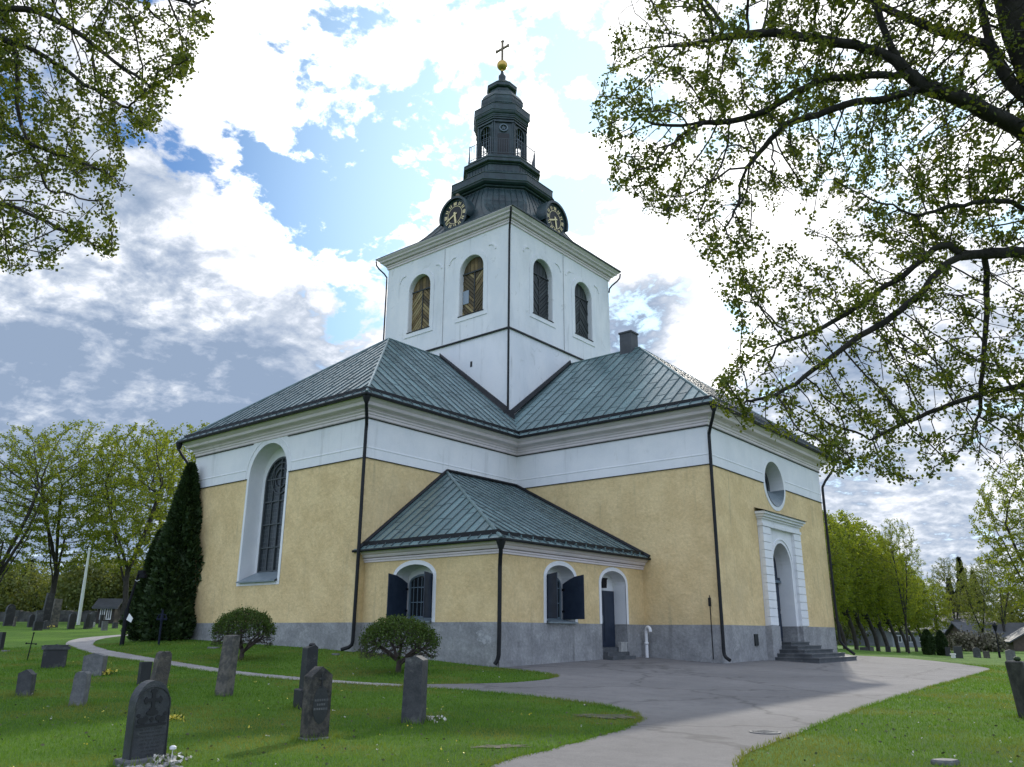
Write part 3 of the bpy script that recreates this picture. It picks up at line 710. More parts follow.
# --- oval window in the east end wall
fe = frE(LE)
ow = MB(); ov_in = arc(OC, OZ, ORY-.22, 0, 2*PI, 40, ORZ-.22)[:-1]
ow.poly(ov_out, [ov_in], fe, .02); ow.strip(ov_out, fe, -.02, .02, True); ow.strip(ov_in, fe, .02, -.75, True)
owo = ow.build('oval_window', M['white'], church)
g = MB(); g.poly(arc(OC, OZ, ORY-.2, 0, 2*PI, 40, ORZ-.2)[:-1], [], fe, -.73); g.build('pane', M['glass'], owo)
b_ = MB()
for r in (.45, .9): b_.slab(arc(OC, OZ, r+.03, 0, 2*PI, 28)[:-1], [arc(OC, OZ, r-.03, 0, 2*PI, 28)[:-1]], fe, -.72, -.68)
b_.slab([(OC-.03, OZ-1.15), (OC+.03, OZ-1.15), (OC+.03, OZ+1.15), (OC-.03, OZ+1.15)], [], fe, -.72, -.67); b_.build('frame', M['lead'], owo)
s_ = MB(); lo_arc = arc(OC, OZ, ORY-.23, PI+.12, 2*PI-.12, 16, ORZ-.23); s_.add([fe(a, b, .05) for a, b in lo_arc]+[fe(a, OZ-.17+.0*b, -.7) for a, b in lo_arc], [(i, i+1, 18+i, 17+i) for i in range(16)]); s_.build('sill', M['sillmetal'], owo)

# --- portal
pt = MB()
AL, AR, AT = 6.08, 8.42, 5.98; asp = AT-(AR-AL)/2
ZF = 1.27
arch_line = [(AR, ZF)]+arch_top(AL, AR, asp, AT, 20)+[(AL, ZF)]
pt.poly([(PL+.9, Z_PL), (AL, Z_PL)]+arch_top(AL, AR, asp, AT, 20)[::-1]+[(AR, Z_PL), (PR-.9, Z_PL), (PR-.9, 6.62), (PL+.9, 6.62)], [], fe, .10)
pt.strip([(AR, Z_PL)]+arch_top(AL, AR, asp, AT, 20)+[(AL, Z_PL)], fe, .10, -.70)
ao_, ai_ = arch_top(AL-.22, AR+.22, asp, AT+.22, 20), arch_top(AL, AR, asp, AT, 20)
pt.slab([(AR+.22, Z_PL+.02)]+ao_+[(AL-.22, Z_PL+.02), (AL-.16, Z_PL+.02)]+arch_top(AL-.16, AR+.16, asp, AT+.16, 20)[::-1]+[(AR+.16, Z_PL+.02)], [], fe, .09, .14)
po = pt.build('portal', M['white'], church)
for s0 in (PL, PR-.95):
    pm = MB(); z = Z_PL+.02
    pm.slab([(s0+.02, Z_PL), (s0+.93, Z_PL), (s0+.93, 6.60), (s0+.02, 6.60)], [], fe, -.02, .20)
    while z < 6.5:
        z1 = min(z+.385, 6.60); pm.slab([(s0, z+.015), (s0+.95, z+.015), (s0+.95, z1-.015), (s0, z1-.015)], [], fe, .10, .26); z = z1
    pm.build('pilaster', M['white'], po)
en = MB()
for z0_, z1_, o1 in ((6.605, 6.74, .30), (6.74, 6.95, .24), (6.95, 7.05, .32), (7.05, 7.17, .42), (7.17, 7.29, .52)):
    e_ = (o1-.26)*.75; en.slab([(PL-e_, z0_+.001), (PR+e_, z0_+.001), (PR+e_, z1_), (PL-e_, z1_)], [], fe, -.02, o1)
en.build('entablature', M['white'], po)
cp = MB(); cp.add([fe(PL-.24, 7.30, .58), fe(PR+.24, 7.30, .58), fe(PR+.24, 7.48, -.01), fe(PL-.24, 7.48, -.01), fe(PL-.24, 7.27, .58), fe(PR+.24, 7.27, .58)], [(0, 1, 2, 3), (4, 5, 1, 0), (0, 3, 4), (1, 5, 2)]); cp.build('cover_sheet', M['slate_moss'] if 'slate_moss' in M else M['darkmetal'], po)
for s0, s1, t0_, t1_ in ((PL-.04, PL+.99, AL, PL+.99), (PR-.99, PR+.04, PR-.99, AR)):
    pb = MB(); pb.slab([(s0, -.5), (s1, -.5), (s1, Z_PL+.001), (s0, Z_PL+.001)], [], fe, -.7, .29); pb.slab([(min(t0_, t1_), -.5), (max(t0_, t1_), -.5), (max(t0_, t1_), Z_PL-.002), (min(t0_, t1_), Z_PL-.002)], [], fe, -.699, .105); pb.build('portal_base', M['plinth'], po)
dm = MB(); dm.poly([(AL, ZF), (AR, ZF), (AR, asp)]+ai_[1:], [], fe, -.68)
dm.slab([(AL, 4.22), (AR, 4.22), (AR, 4.36), (AL, 4.36)], [], fe, -.67, -.55)
for k in range(2):
    a = AL+.12+k*1.2; dm.slab([(a, 1.45), (a+.96, 1.45), (a+.96, 2.6), (a, 2.6)], [], fe, -.67, -.63); dm.slab([(a, 2.75), (a+.96, 2.75), (a+.96, 4.1), (a, 4.1)], [], fe, -.67, -.63)
dm.slab([(7.21, ZF), (7.29, ZF), (7.29, AT-.05), (7.21, AT-.05)], [], fe, -.67, -.6)
pd = dm.build('door', M['doordark'] if 'doordark' in M else M['blue'], po)
tr = MB(); tr.slab([(AL, 4.10), (AR, 4.10), (AR, 4.22), (AL, 4.22)], [], fe, -.67, -.50); tr.build('transom', M['bluegrey'], po)
stp = MB(); hs = H1(12.5, 7)
for k in range(5):
    z1_ = ZF-.165*k; xx = LE+.62+.42*k; ya, yb = 6.05-.30*k, 8.45+.40*k
    stp.box((LE+.02 if k else LE-.7, ya, -.3), (xx, yb, z1_-.05)); stp.box((LE+.02 if k else LE-.7, ya-.03, z1_-.05), (xx+.03, yb+.03, z1_))
stp.build('steps', M['step'], church)
vn = MB(); vn.slab([(3.35, 1.12), (3.72, 1.12), (3.72, 1.62), (3.35, 1.62)], [], fe, -.02, .05); vn.build('wall_vent', M['darkmetal'], church)

# --- downpipes
def downpipe(pts, r=.075, hopper=True, parent=church):
    mb = MB(); mb.tube(smooth_line(pts, 1), r, 8)
    if hopper:
        x, y, z = pts[0]; mb.lathe([(.09, -.22), (.17, .02), (.19, .12), (.19, .16)], (x, y, z), 10)
    return mb.build('downpipe', M['darkmetal'], parent)
downpipe([(.62, -LS-.62, 11.30), (.60, -LS-.60, 11.05), (.16, -LS-.14, 10.35), (.10, -LS-.12, 9.9), (.10, -LS-.12, 1.35), (.05, -LS-.16, 1.05), (-.28, -LS-.40, .93)])
downpipe([(-WS-.72, -LS-.70, 11.30), (-WS-.70, -LS-.68, 11.0), (-WS-.12, -LS-.10, 10.0), (-WS-.10, -LS-.08, 9.5), (-WS-.10, -LS-.08, 1.0)])
downpipe([(LE+.68, -.62, 11.30), (LE+.66, -.60, 11.0), (LE+.14, -.12, 10.3), (LE+.12, -.10, 9.9), (LE+.12, -.10, 1.0), (LE+.16, -.12, .72), (LE+.42, -.20, .58)])
downpipe([(LE+.72, WE+.72, 11.30), (LE+.70, WE+.70, 10.9), (LE+.12, WE+.14, 9.9), (LE+.10, WE+.12, 9.5), (LE+.10, WE+.12, 1.4), (LE+.3, WE+.25, 1.0), (LE+.75, WE+.5, .58)])
wr_ = MB()
wr_.tube([(.04, -9.9, 4.4), (.04, -9.9, .9)], .018, 5); wr_.build('lightning_cable', M['darkmetal'], church); wr_ = MB(); wr_.tube([(LE-.40, -.03, 3.2), (LE-.40, -.03, .6)], .018, 6); wr_.box((LE-.45, -.08, 2.75), (LE-.35, -.01, 3.1))
wr_.build('lightning_cable', M['darkmetal'], church)

# --- annexe
AW, AD = 7.44, 10.14; AZC, AZE, AZP = 4.40, 4.91, 9.00; AYP = -5.35; AO = .41
fas, fae = frS(-AD), frE(AW)
SW = dict(l=1.95, r=4.07, b=2.03, s=3.72, t=4.20); EW = dict(l=-7.35, r=-5.45, b=2.03, s=3.72, t=4.20); DR = dict(l=-3.50, r=-1.54, b=1.02, s=3.68, t=4.20)
def notch(d, o=.17, bot=Z_PL):
    return [(d['l']-o, bot)]+arch_top(d['l']-o, d['r']+o, d['s'], d['t']+o, 14)[::-1]+[(d['r']+o, bot)]
an = MB()
an.poly([(0, Z_PL)]+notch(SW)+[(AW, Z_PL), (AW, AZE), (0, AZE)], [], fas)
an.poly([(-AD, Z_PL)]+notch(EW)+notch(DR)+[(0, Z_PL), (0, AZE), (-AD, AZE)], [], fae)
anx = an.build('annexe', M['yellow'], church)
ap = MB(); ap.poly([(0, -.6), (AW, -.6), (AW, Z_PL), (0, Z_PL)], [], fas, .012)
ap.poly([(-AD, -.6), (0, -.6), (0, Z_PL), (DR['r']+.02, Z_PL), (DR['r']+.02, DR['b']), (DR['l']-.02, DR['b']), (DR['l']-.02, Z_PL), (-AD, Z_PL)], [], fae, .012)
ap.strip([(DR['r']+.02, Z_PL), (DR['r']+.02, DR['b']), (DR['l']-.02, DR['b']), (DR['l']-.02, Z_PL)], fae, .012, -.7)
ap.build('plinth', M['plinth'], anx)
def patch(s0, z0, rx, rz, o_, mat, nm, seed):
    r = random.Random(seed); m_ = MB(); m_.slab([(s0+rx*r.uniform(.55, 1.1)*math.cos(2*PI*i/22), z0+rz*r.uniform(.5, 1.1)*math.sin(2*PI*i/22)) for i in range(22)], [], fas, .0, o_); m_.build(nm, mat, anx)
patch(6.80, 1.42, .42, .22, .015, M['plasterpatch'], 'plaster_patch', 4); patch(6.55, 1.60, .20, .12, .0152, M['plasterpatch'], 'plaster_patch', 6)
ac = MB(); apath = [(0, -AD), (AW, -AD), (AW, 0)]
ac.sweep(apath, [(.0, 4.39), (.05, 4.40), (.05, 4.47), (.09, 4.49), (.09, 4.55), (.0, 4.555)])
ac.sweep(apath, [(.0, 4.56), (.13, 4.59), (.16, 4.65), (.16, 4.69), (.24, 4.73), (.28, 4.79), (.30, 4.84), (.30, 4.88), (.0, 4.89)])
ac.build('cornice', M['cornicepaint'], anx)
M['annexroof'] = M['roof']
A1, A2 = (AW+AO, -AD-AO, AZE), (AW+AO, 0, AZE)
ar = seam_roof([[(-.34, -AD-AO, AZE), A1, (-.0, AYP, AZP)], [A1, A2, (0, 0, AZP), (0, AYP, AZP)]], 'roof', M['roof'], anx, .52, ridge=[(A1, (0, AYP, AZP))])
ag = MB(); aeave = [(-.34, -AD-AO), (AW+AO, -AD-AO), (AW+AO, 0)]
ag.sweep(aeave, [(-.14, 4.83), (.03, 4.81), (.05, 4.85), (.05, 4.90), (.03, 4.912), (-.14, 4.88)])
ag.sweep([(-.12, -AD-AO+.24), (AW+AO-.3, -AD-AO+.24)], [(-.05, 5.09), (.03, 5.06), (.03, 5.25), (-.05, 5.23)])
ag.sweep([(AW+AO-.3, -AD-AO+.30), (AW+AO-.3, -.02)], [(-.05, 5.06), (.03, 5.03), (.03, 5.20), (-.05, 5.19)])
ag.tube([(.03, -AD-AO, AZE+.06), (.03, AYP, AZP+.06), (.03, -.03, AZP+.06)], .09, 6); ag.tube([(.03, -.03, AZP+.05), (AW+AO, -.03, AZE+.05)], .10, 6)
ag.build('gutter', M['darkmetal'], anx)
ab = MB(); ab.box((-.04, -.018, -.08), (.04, .018, .08)); b0_ = ab.build('gutter_bracket', M['roof'], anx, loc=(AW+AO-.25, -AD+.3, 5.06))
for i in range(1, 14):
    c_ = b0_.copy(); col.objects.link(c_); c_.location = (AW+AO-.25, -AD+.3+i*.72, 5.06)
downpipe([(AW+.28, -AD-.28, 4.74), (AW+.28, -AD-.28, 4.52), (AW+.09, -AD-.10, 4.02), (AW+.07, -AD-.08, 3.7), (AW+.07, -AD-.08, .95), (AW+.02, -AD-.10, .7), (AW-.06, -AD-.16, .56)])

def shuttered(d, fr, depth_, angs, label, swap=False):
    mb = MB(); line = [(d['r'], d['b'])]+arch_top(d['l'], d['r'], d['s'], d['t'], 14)+[(d['l'], d['b'])]
    o = .17
    mb.slab([(d['r']+o, Z_PL)]+arch_top(d['l']-o, d['r']+o, d['s'], d['t']+o, 14)+[(d['l']-o, Z_PL), (d['l'], Z_PL)]+arch_top(d['l'], d['r'], d['s'], d['t'], 14)[::-1]+[(d['r'], Z_PL)], [], fr, -.02, .02)
    w_ = mb.build('shuttered_window', M['white'], church); w_['label'] = label
    rv = MB(); rv.strip(line, fr, .0, -depth_, False); rv.poly(line, [], fr, -depth_); rv.build('reveal', M['white'], w_)
    il, ir, zt = d['l']+.14, d['r']-.14, d['t']-.32; zs = zt-.34; zb = d['b']+.12
    gm = MB(); gl_ = [(ir, zb)]+arch_top(il, ir, zs, zt, 12)+[(il, zb)]; gm.poly(gl_, [], fr, -depth_+.03); gm.build('pane', M['glass'], w_)
    fm = MB(); fm.slab([(ir, zb)]+arch_top(il, ir, zs, zt, 12)+[(il, zb)], [[(ir-.08, zb+.08)]+arch_top(il+.08, ir-.08, zs, zt-.08, 12)+[(il+.08, zb+.08)]], fr, -depth_+.02, -depth_+.09)
    c_ = (il+ir)/2; fm.slab([(c_-.06, zb+.02), (c_+.06, zb+.02), (c_+.06, zt-.02), (c_-.06, zt-.02)], [], fr, -depth_+.02, -depth_+.085)
    for k in range(1, 8):
        if k == 4: continue
        x = il+(ir-il)*k/8; fm.slab([(x-.014, zb), (x+.014, zb), (x+.014, zs+.2), (x-.014, zs+.2)], [], fr, -depth_+.02, -depth_+.06)
    for z in (zb+.62, zb+1.2): fm.slab([(il, z-.018), (ir, z-.018), (ir, z+.018), (il, z+.018)], [], fr, -depth_+.02, -depth_+.065)
    fm.build('frame', M['bluegrey'], w_)
    sm = MB(); sm.add([fr(d['l']-.02, d['b'], .16), fr(d['r']+.02, d['b'], .16), fr(d['r'], d['b']+.13, -depth_+.02), fr(d['l'], d['b']+.13, -depth_+.02), fr(d['l']-.02, d['b']-.05, .16), fr(d['r']+.02, d['b']-.05, .16), fr(d['l']-.02, d['b']-.05, .0), fr(d['r']+.02, d['b']-.05, .0)], [(0, 1, 2, 3), (4, 5, 1, 0), (4, 6, 7, 5), (0, 6, 4), (1, 5, 7)]); sm.build('sill', M['sillmetal'], w_)
    sw = 1.0
    for side, ang in ((0, angs[0]), (1, angs[1])):
        hx = d['l']+.08 if side == 0 else d['r']-.08; sgn = -1 if side == 0 else 1
        ca, sa = math.cos(ang), math.sin(ang); O0 = -depth_+.14
        def fs(s, z, o, hx=hx, sgn=sgn, ca=ca, sa=sa): return fr(hx+sgn*(-s*ca)+sgn*0+ (-sgn)*(-o*sa)*1., z, O0+s*sa+o*ca)
        prof = [(0, zb+.0), (sw, zb+.0), (sw, zs+.33), (sw*.6, zs+.27), (sw*.3, zs+.15), (0, zs-.02)]
        shm = MB(); shm.slab(prof, [], fs, -.02, .02)
        shm.slab([(.06, zb+.06), (sw-.06, zb+.06), (sw-.06, zb+.9), (.06, zb+.9)], [], fs, -.028, .028)
        for q_ in (.25, .5, .75): shm.slab([(sw*q_-.006, zb+.95), (sw*q_+.006, zb+.95), (sw*q_+.006, zs+.05), (sw*q_-.006, zs+.05)], [], fs, -.026, .026)
        shm.build('shutter', M['blue'], w_)
        for z in (zb+.3, zs-.25): hm = MB(); hm.slab([(-.03, z-.04), (.10, z-.04), (.10, z+.04), (-.03, z+.04)], [], fs, -.04, .04); hm.build('hinge', M['iron'], w_)
    return w_
shuttered(SW, fas, .72, (math.radians(93), math.radians(91)), 'shuttered window in the narrow south wall of the annexe')
shuttered(EW, fae, .66, (math.radians(91), math.radians(93)), 'shuttered window between the downpipe and the annexe door')
d = DR; dmb = MB(); o = .16
dmb.slab([(d['r']+o, Z_PL+.004)]+arch_top(d['l']-o, d['r']+o, d['s'], d['t']+o, 14)+[(d['l']-o, Z_PL+.004), (d['l'], Z_PL+.004)]+arch_top(d['l'], d['r'], d['s'], d['t'], 14)[::-1]+[(d['r'], Z_PL+.004)], [], fae, -.02, .02)
line = [(d['r'], d['b'])]+arch_top(d['l'], d['r'], d['s'], d['t'], 14)+[(d['l'], d['b'])]
dmb.strip([(d['r'], Z_PL+.004)]+line[1:-1]+[(d['l'], Z_PL+.004)], fae, .0, -.68); dmb.poly(line, [], fae, -.66)
do = dmb.build('annexe_door', M['white'], church)
lf = MB(); lf.slab([(d['l']+.02, d['b']+.04), (d['r']-.02, d['b']+.04), (d['r']-.02, 3.40), (d['l']+.02, 3.40)], [], fae, -.655, -.60)
for k in range(2): lf.slab([(d['l']+.2+k*.9, d['b']+.25+0), (d['l']+.9+k*.9, d['b']+.25), (d['l']+.9+k*.9, 3.2), (d['l']+.2+k*.9, 3.2)], [], fae, -.61, -.585)
lf.build('door_leaf', M['bluegreyd'] if 'bluegreyd' in M else M['blue'], do)
ln = MB(); ln.slab([(-2.82, 3.50), (-2.50, 3.50), (-2.46, 3.86), (-2.86, 3.86)], [], fae, -.62, -.36); ln.slab([(-2.88, 3.86), (-2.44, 3.86), (-2.44, 3.92), (-2.88, 3.92)], [], fae, -.64, -.34); ln.build('wall_lamp', M['iron'], do)
hn = MB(); hn.slab([(-2.62, 2.05), (-2.56, 2.05), (-2.56, 2.35), (-2.62, 2.35)], [], fae, -.60, -.55); hn.build('handle', M['sillmetal'], do)
st_ = MB(); st_.box((AW-.66, -3.5, .3), (AW+.02, -1.55, 1.05)); st_.box((AW+.02, -3.45, .2), (AW+.22, -1.75, .88)); st_.box((AW+.02, -3.5, .2), (AW+.50, -1.7, .72)); st_.build('doorstep', M['step'], do)

# --- tower
TZC, TZE, TOV = 25.94, 26.42, .73
cx = -TX-TWX/2; cy = TY+TWY/2
ft_s, ft_e = frS(TY), frE(-TX)
TWN = dict(b=20.47, t=24.40, hw=.99)
tw = MB()
def towwin(c, o=0., n=16):
    hw = TWN['hw']+o; spr = TWN['t']-TWN['hw']
    return [(c-hw, TWN['b']-o), (c+hw, TWN['b']-o), (c+hw, spr)]+arc(c, spr, hw, 0, PI, n)[1:]
sc_, ec_ = (-9.28, -4.66), (4.50, 9.02)
tw.poly([(-TX-TWX, 9), (-TX, 9), (-TX, TZE), (-TX-TWX, TZE)], [towwin(c) for c in sc_], ft_s)
tw.poly([(TY, 9), (TY+TWY, 9), (TY+TWY, TZE), (TY, TZE)], [towwin(c) for c in ec_], ft_e)
tw.add([(-TX-TWX, TY, 9), (-TX-TWX, TY+TWY, 9), (-TX-TWX, TY+TWY, TZE), (-TX-TWX, TY, TZE)], [(0, 1, 2, 3)])
tw.add([(-TX-TWX, TY+TWY, 9), (-TX, TY+TWY, 9), (-TX, TY+TWY, TZE), (-TX-TWX, TY+TWY, TZE)], [(0, 1, 2, 3)])
for c, fr in [(c, ft_s) for c in sc_]+[(c, ft_e) for c in ec_]:
    tw.strip(towwin(c), fr, 0, -.42, True)
    # shallow raised frame round the opening
    tw.slab(towwin(c, .34), [towwin(c, .02)], fr, -.02, .045)
    # curved plaster ears beside the arch
    for sg in (-1, 1):
        ear = arc(c+sg*1.50, 24.25, .50, PI/2+sg*.2, PI/2-sg*1.5, 8); ear2 = arc(c+sg*1.50, 24.25, .41, PI/2-sg*1.5, PI/2+sg*.2, 8)
        tw.slab(ear+ear2, [], fr, -.01, .05)
two = tw.build('tower', M['towerwhite'], church)
tcn = MB(); tpath = [(-TX-TWX, TY), (-TX, TY), (-TX, TY+TWY), (-TX-TWX, TY+TWY)]
tcn.sweep(tpath, [(0, 25.66), (.08, 25.68), (.08, 25.80), (.14, 25.84), (.14, 25.92), (.0, 25.93)], True)
tcn.sweep(tpath, [(0, 25.94), (.26, 25.98), (.30, 26.06), (.30, 26.12), (.46, 26.16), (.48, 26.25), (.56, 26.31), (.63, 26.38), (.63, 26.41), (0, 26.42)], True)
tcn.build('cornice', M['cornicepaint'], two)
tb = MB(); tb.sweep(tpath, [(0, 18.75), (.10, 18.74), (.10, 18.83), (0, 18.89)], True); tb.build('band', M['darkmetal'], two)
def louvres(c, fr, up, mat, mat_b):
    base = MB(); base.poly(towwin(c, .1), [], fr, -.41); b_o = base.build('louvre_window', mat_b, two)
    pk = MB(); hw = TWN['hw']+.06; zt = TWN['t']-TWN['hw']-.05
    step = .265
    def clip(poly, z, keep_below):
        out = []
        for i in range(len(poly)):
            a, b2 = poly[i], poly[(i+1) % len(poly)]
            ia = (a[1] <= z) if keep_below else (a[1] >= z); ib = (b2[1] <= z) if keep_below else (b2[1] >= z)
            if ia: out.append(a)
            if ia != ib:
                t = (z-a[1])/(b2[1]-a[1]); out.append((a[0]+(b2[0]-a[0])*t, z))
        return out
    for sg in (-1, 1):
        k = TWN['b']-1.6
        while k < zt+1.6:
            dz = -hw if up else hw       # boards at 45 degrees running outwards from the middle
            q = [(0, k), (0, k+step-.05), (hw, k+step-.05+dz), (hw, k+dz)]
            q = clip(q, zt, True); q = clip(q, TWN['b']+.02, False) if q else q
            if len(q) >= 3:
                t_ = random.uniform(-.025, .025)
                pk.cur = random.choice((0, 0, 1, 1, 2)); pk.slab([(c+sg*a, z) for a, z in q], [], fr, -.38+t_, -.30+t_)
            k += step
    for i in range(7):
        a = -hw+.05+i*(2*hw/7); pk.cur = random.choice((0, 1)); pk.slab([(c+a, zt+.09), (c+a+2*hw/7-.03, zt+.09), (c+a+2*hw/7-.03, TWN['t']+.02), (c+a, TWN['t']+.02)], [], fr, -.38, -.335)
    pk.build('boards', None, b_o, mats=mat)
    bb = MB(); bb.slab([(c-hw, zt), (c+hw, zt), (c+hw, zt+.09), (c-hw, zt+.09)], [], fr, -.35, -.24); bb.slab([(c-.035, TWN['b']), (c+.035, TWN['b']), (c+.035, zt), (c-.035, zt)], [], fr, -.35, -.265); bb.build('crossbar', M['woodgreen'], b_o)
    sl = MB(); sl.slab([(c-hw-.02, TWN['b']-.06), (c+hw+.02, TWN['b']-.06), (c+hw+.02, TWN['b']+.0), (c-hw-.02, TWN['b']+.0)], [], fr, -.37, .07); sl.build('sill', M['darkmetal'], b_o)
    return b_o
WD = [M['wood'], M['wood2'], M['wood3']]; WD_SHADE = [M['woodgreen'], M['woodgreen2'], M['woodgreen']]
louvres(sc_[0], ft_s, True, WD, M['dial']); l2 = louvres(sc_[1], ft_s, False, WD, M['dial'])
louvres(ec_[0], ft_e, False, WD_SHADE, M['dial']); louvres(ec_[1], ft_e, True, WD_SHADE, M['dial'])  # east boards: their shade is put into the darker wood colours
sg_ = MB(); sg_.slab([(-5.60, 21.35), (-5.12, 21.35), (-5.12, 22.25), (-5.60, 22.25)], [], ft_s, -.30, -.25); sg_.build('board_patch', M['bluegrey_light'], two)
hl = MB(); hl.slab([(-4.62, 16.95), (-4.46, 16.95), (-4.46, 17.3), (-4.62, 17.3)], [], ft_s, -.02, .015); hl.build('vent_slit', M['dial'], two)
downpipe([(-TX+.58, TY-.58, 26.34), (-TX+.53, TY-.53, 26.1), (-TX+.08, TY-.10, 25.3), (-TX+.05, TY-.08, 24.8), (-TX+.03, TY-.08, zc0+.2)], .065, False)
downpipe([(-TX-TWX-.66, TY-.62, 26.30), (-TX-TWX-.62, TY-.58, 25.9), (-TX-TWX-.08, TY-.06, 25.2), (-TX-TWX-.07, TY-.06, 24.8), (-TX-TWX-.07, TY-.06, 12)], .055, False)
downpipe([(-TX+.62, TY+TWY+.66, 26.30), (-TX+.58, TY+TWY+.62, 25.9), (-TX+.06, TY+TWY+.06, 25.2), (-TX+.04, TY+TWY+.02, 24.8)], .055, False)
for p_, q_ in (((cx, TY-.03, 25.6), (cx, TY-.03, 18.9)), ((-TX+.03, cy, 25.6), (-TX+.03, cy, 18.9))):
    cb = MB(); cb.tube([p_, q_], .012, 4); cb.build('lightning_cable', M['granite_light'], two)

# --- spire
T8 = math.tan(PI/8)
def oct_ring(a, z, b=None):
    b = a*T8 if b is None else b
    return [(cx+x, cy+y, z) for x, y in ((b, -a), (a, -b), (a, b), (b, a), (-b, a), (-a, b), (-a, -b), (-b, -a))]
sp = MB()
a_e = TWX/2+TOV
rings = [oct_ring(a_e, 26.40, a_e-.001), oct_ring(a_e, 26.48, a_e-.001)]
for i in range(1, 13):
    t = i/12; a = a_e+(3.15-a_e)*t; z = 26.48+(30.72-26.48)*(t**1.75)
    tb_ = min(1, t*1.15); b = (a-.001)*(1-tb_)**1.2+a*T8*(1-(1-tb_)**1.2); rings.append(oct_ring(a, z, b))
prof = [(3.15, 31.65), (3.28, 31.73), (3.28, 31.84), (3.42, 31.92), (3.54, 32.06), (3.58, 32.20), (3.58, 32.70), (3.50, 32.78), (2.85, 33.12), (2.66, 33.18), (2.50, 33.24), (2.50, 33.72), (2.56, 33.78), (2.56, 33.86), (2.66, 33.92), (2.72, 34.02), (2.72, 34.26), (2.64, 34.34), (2.46, 34.50), (2.46, 34.58), (1.8, 34.62)]
prof = [(a, z-.27*max(a, 2.46)) for a, z in prof]
rings += [oct_ring(a, z) for a, z in prof]
sp.rings(rings)
# lantern
LA = 1.76; LZ0, LZ1 = 33.90, 37.45
dirs8 = [(0, -1), (.7071, -.7071), (1, 0), (.7071, .7071), (0, 1), (-.7071, .7071), (-1, 0), (-.7071, -.7071)]
def frO(k, a):
    nx, ny = dirs8[k]; tx, ty = -ny, nx
    return lambda s, z, o: (cx+nx*(a+o)+tx*s, cy+ny*(a+o)+ty*s, z)
hwid = LA*T8
WH = .48
def lwin(o): return [(-WH-o, 34.20-o), (WH+o, 34.20-o), (WH+o, 36.42)]+arc(0, 36.42, WH+o, 0, PI, 12)[1:]
lw = lwin(0)
for k in range(8):
    fo = frO(k, LA); holes = [lw] if k % 2 == 0 else []
    sp.poly([(-hwid, LZ0), (hwid, LZ0), (hwid, LZ1), (-hwid, LZ1)], holes, fo); sp.poly([(-hwid, LZ0), (hwid, LZ0), (hwid, LZ1), (-hwid, LZ1)], holes, fo, -.10)
    if holes: sp.strip(lw, fo, 0, -.10, True); sp.slab(lwin(.07), [lw], fo, -.01, .04)
    for s0 in (-hwid, hwid-.10): sp.slab([(s0, LZ0), (s0+.10, LZ0), (s0+.10, 37.02), (s0, 37.02)], [], fo, -.01, .07)
    sp.slab([(-hwid, 37.04), (hwid, 37.04), (hwid, 37.15), (-hwid, 37.15)], [], fo, -.01, .11)
cap = [(LA, 37.78), (1.84, 37.82), (1.84, 37.92), (1.90, 37.98), (1.90, 38.2), (1.98, 38.3), (2.02, 38.42), (2.04, 38.55), (2.04, 39.02), (1.98, 39.08), (1.54, 39.32), (1.50, 39.36), (1.50, 39.5), (1.55, 39.75), (1.54, 40.0), (1.44, 40.28), (1.27, 40.5), (1.06, 40.66), (.92, 40.70), (.90, 40.75), (.90, 40.95), (1.02, 41.02), (1.09, 41.12), (1.09, 41.36), (1.04, 41.42), (.58, 41.78), (.32, 41.96), (.25, 42.02), (.25, 42.1), (.27, 42.26), (.27, 42.42), (.15, 42.55), (.11, 42.68), (.08, 42.95)]
sp.rings([oct_ring(a, z-.27*a) for a, z in cap])
spo = sp.build('spire', M['spire'], church)
# sheet seams on the bell roof and the panel tier
ss = MB()
for k in range(8):
    nx, ny = dirs8[k]
    for j in range(-3, 4):
        pts = []
        for i in range(2, len(rings)-len(prof)+1):
            r = rings[i]; a = np.array(r[(k-1) % 8]); b = np.array(r[k])
            if np.linalg.norm(a-b) < .2: continue
            p = a+(b-a)*(.5+j/7.); pts.append(p+np.array([nx*.02, ny*.02, .02]))
        if len(pts) > 2: ss.tube(pts, .022, 4)
        s = j*.28
        if abs(s) < 2.5*T8-.1: ss.slab([(s-.02, 32.58), (s+.02, 32.58), (s+.02, 33.03), (s-.02, 33.03)], [], frO(k, 2.5), -.01, .025)
ss.build('sheet_seams', M['spire'], spo)
for k in (0, 2, 4, 6):
    fo = frO(k, LA); lb = MB()
    for i in range(1, 4): lb.slab([(-WH+.25*i-.012, 34.20), (-WH+.25*i+.012, 34.20), (-WH+.25*i+.012, 36.82), (-WH+.25*i-.012, 36.82)], [], fo, -.07, -.04)
    for i in range(1, 7): z = 34.20+.36*i; lb.slab([(-WH, z-.012), (WH, z-.012), (WH, z+.012), (-WH, z+.012)], [], fo, -.07, -.041)
    lb.build('lantern_window', M['bluegrey'], spo)
ld_ = MB(); fo = frO(1, LA); ld_.slab([(-.42, 33.93), (.42, 33.93), (.42, 36.10), (-.42, 36.10)], [], fo, -.01, .04)
ld_.build('lantern_door', M['dial'], spo)
rd = MB(); rd.slab(arc(0, 36.56, .32, 0, 2*PI, 20)[:-1], [arc(0, 36.56, .24, 0, 2*PI, 20)[:-1]], fo, -.01, .10)
for i in range(5):
    a = PI/2+i*2*PI/5; rd.slab([(.05*math.cos(a+1.57), 36.56+.05*math.sin(a+1.57)), (.2*math.cos(a), 36.56+.2*math.sin(a)), (.05*math.cos(a-1.57), 36.56+.05*math.sin(a-1.57))], [], fo, 0, .06)
rd.build('roundel', M['bluegrey'], spo)
rl = MB()
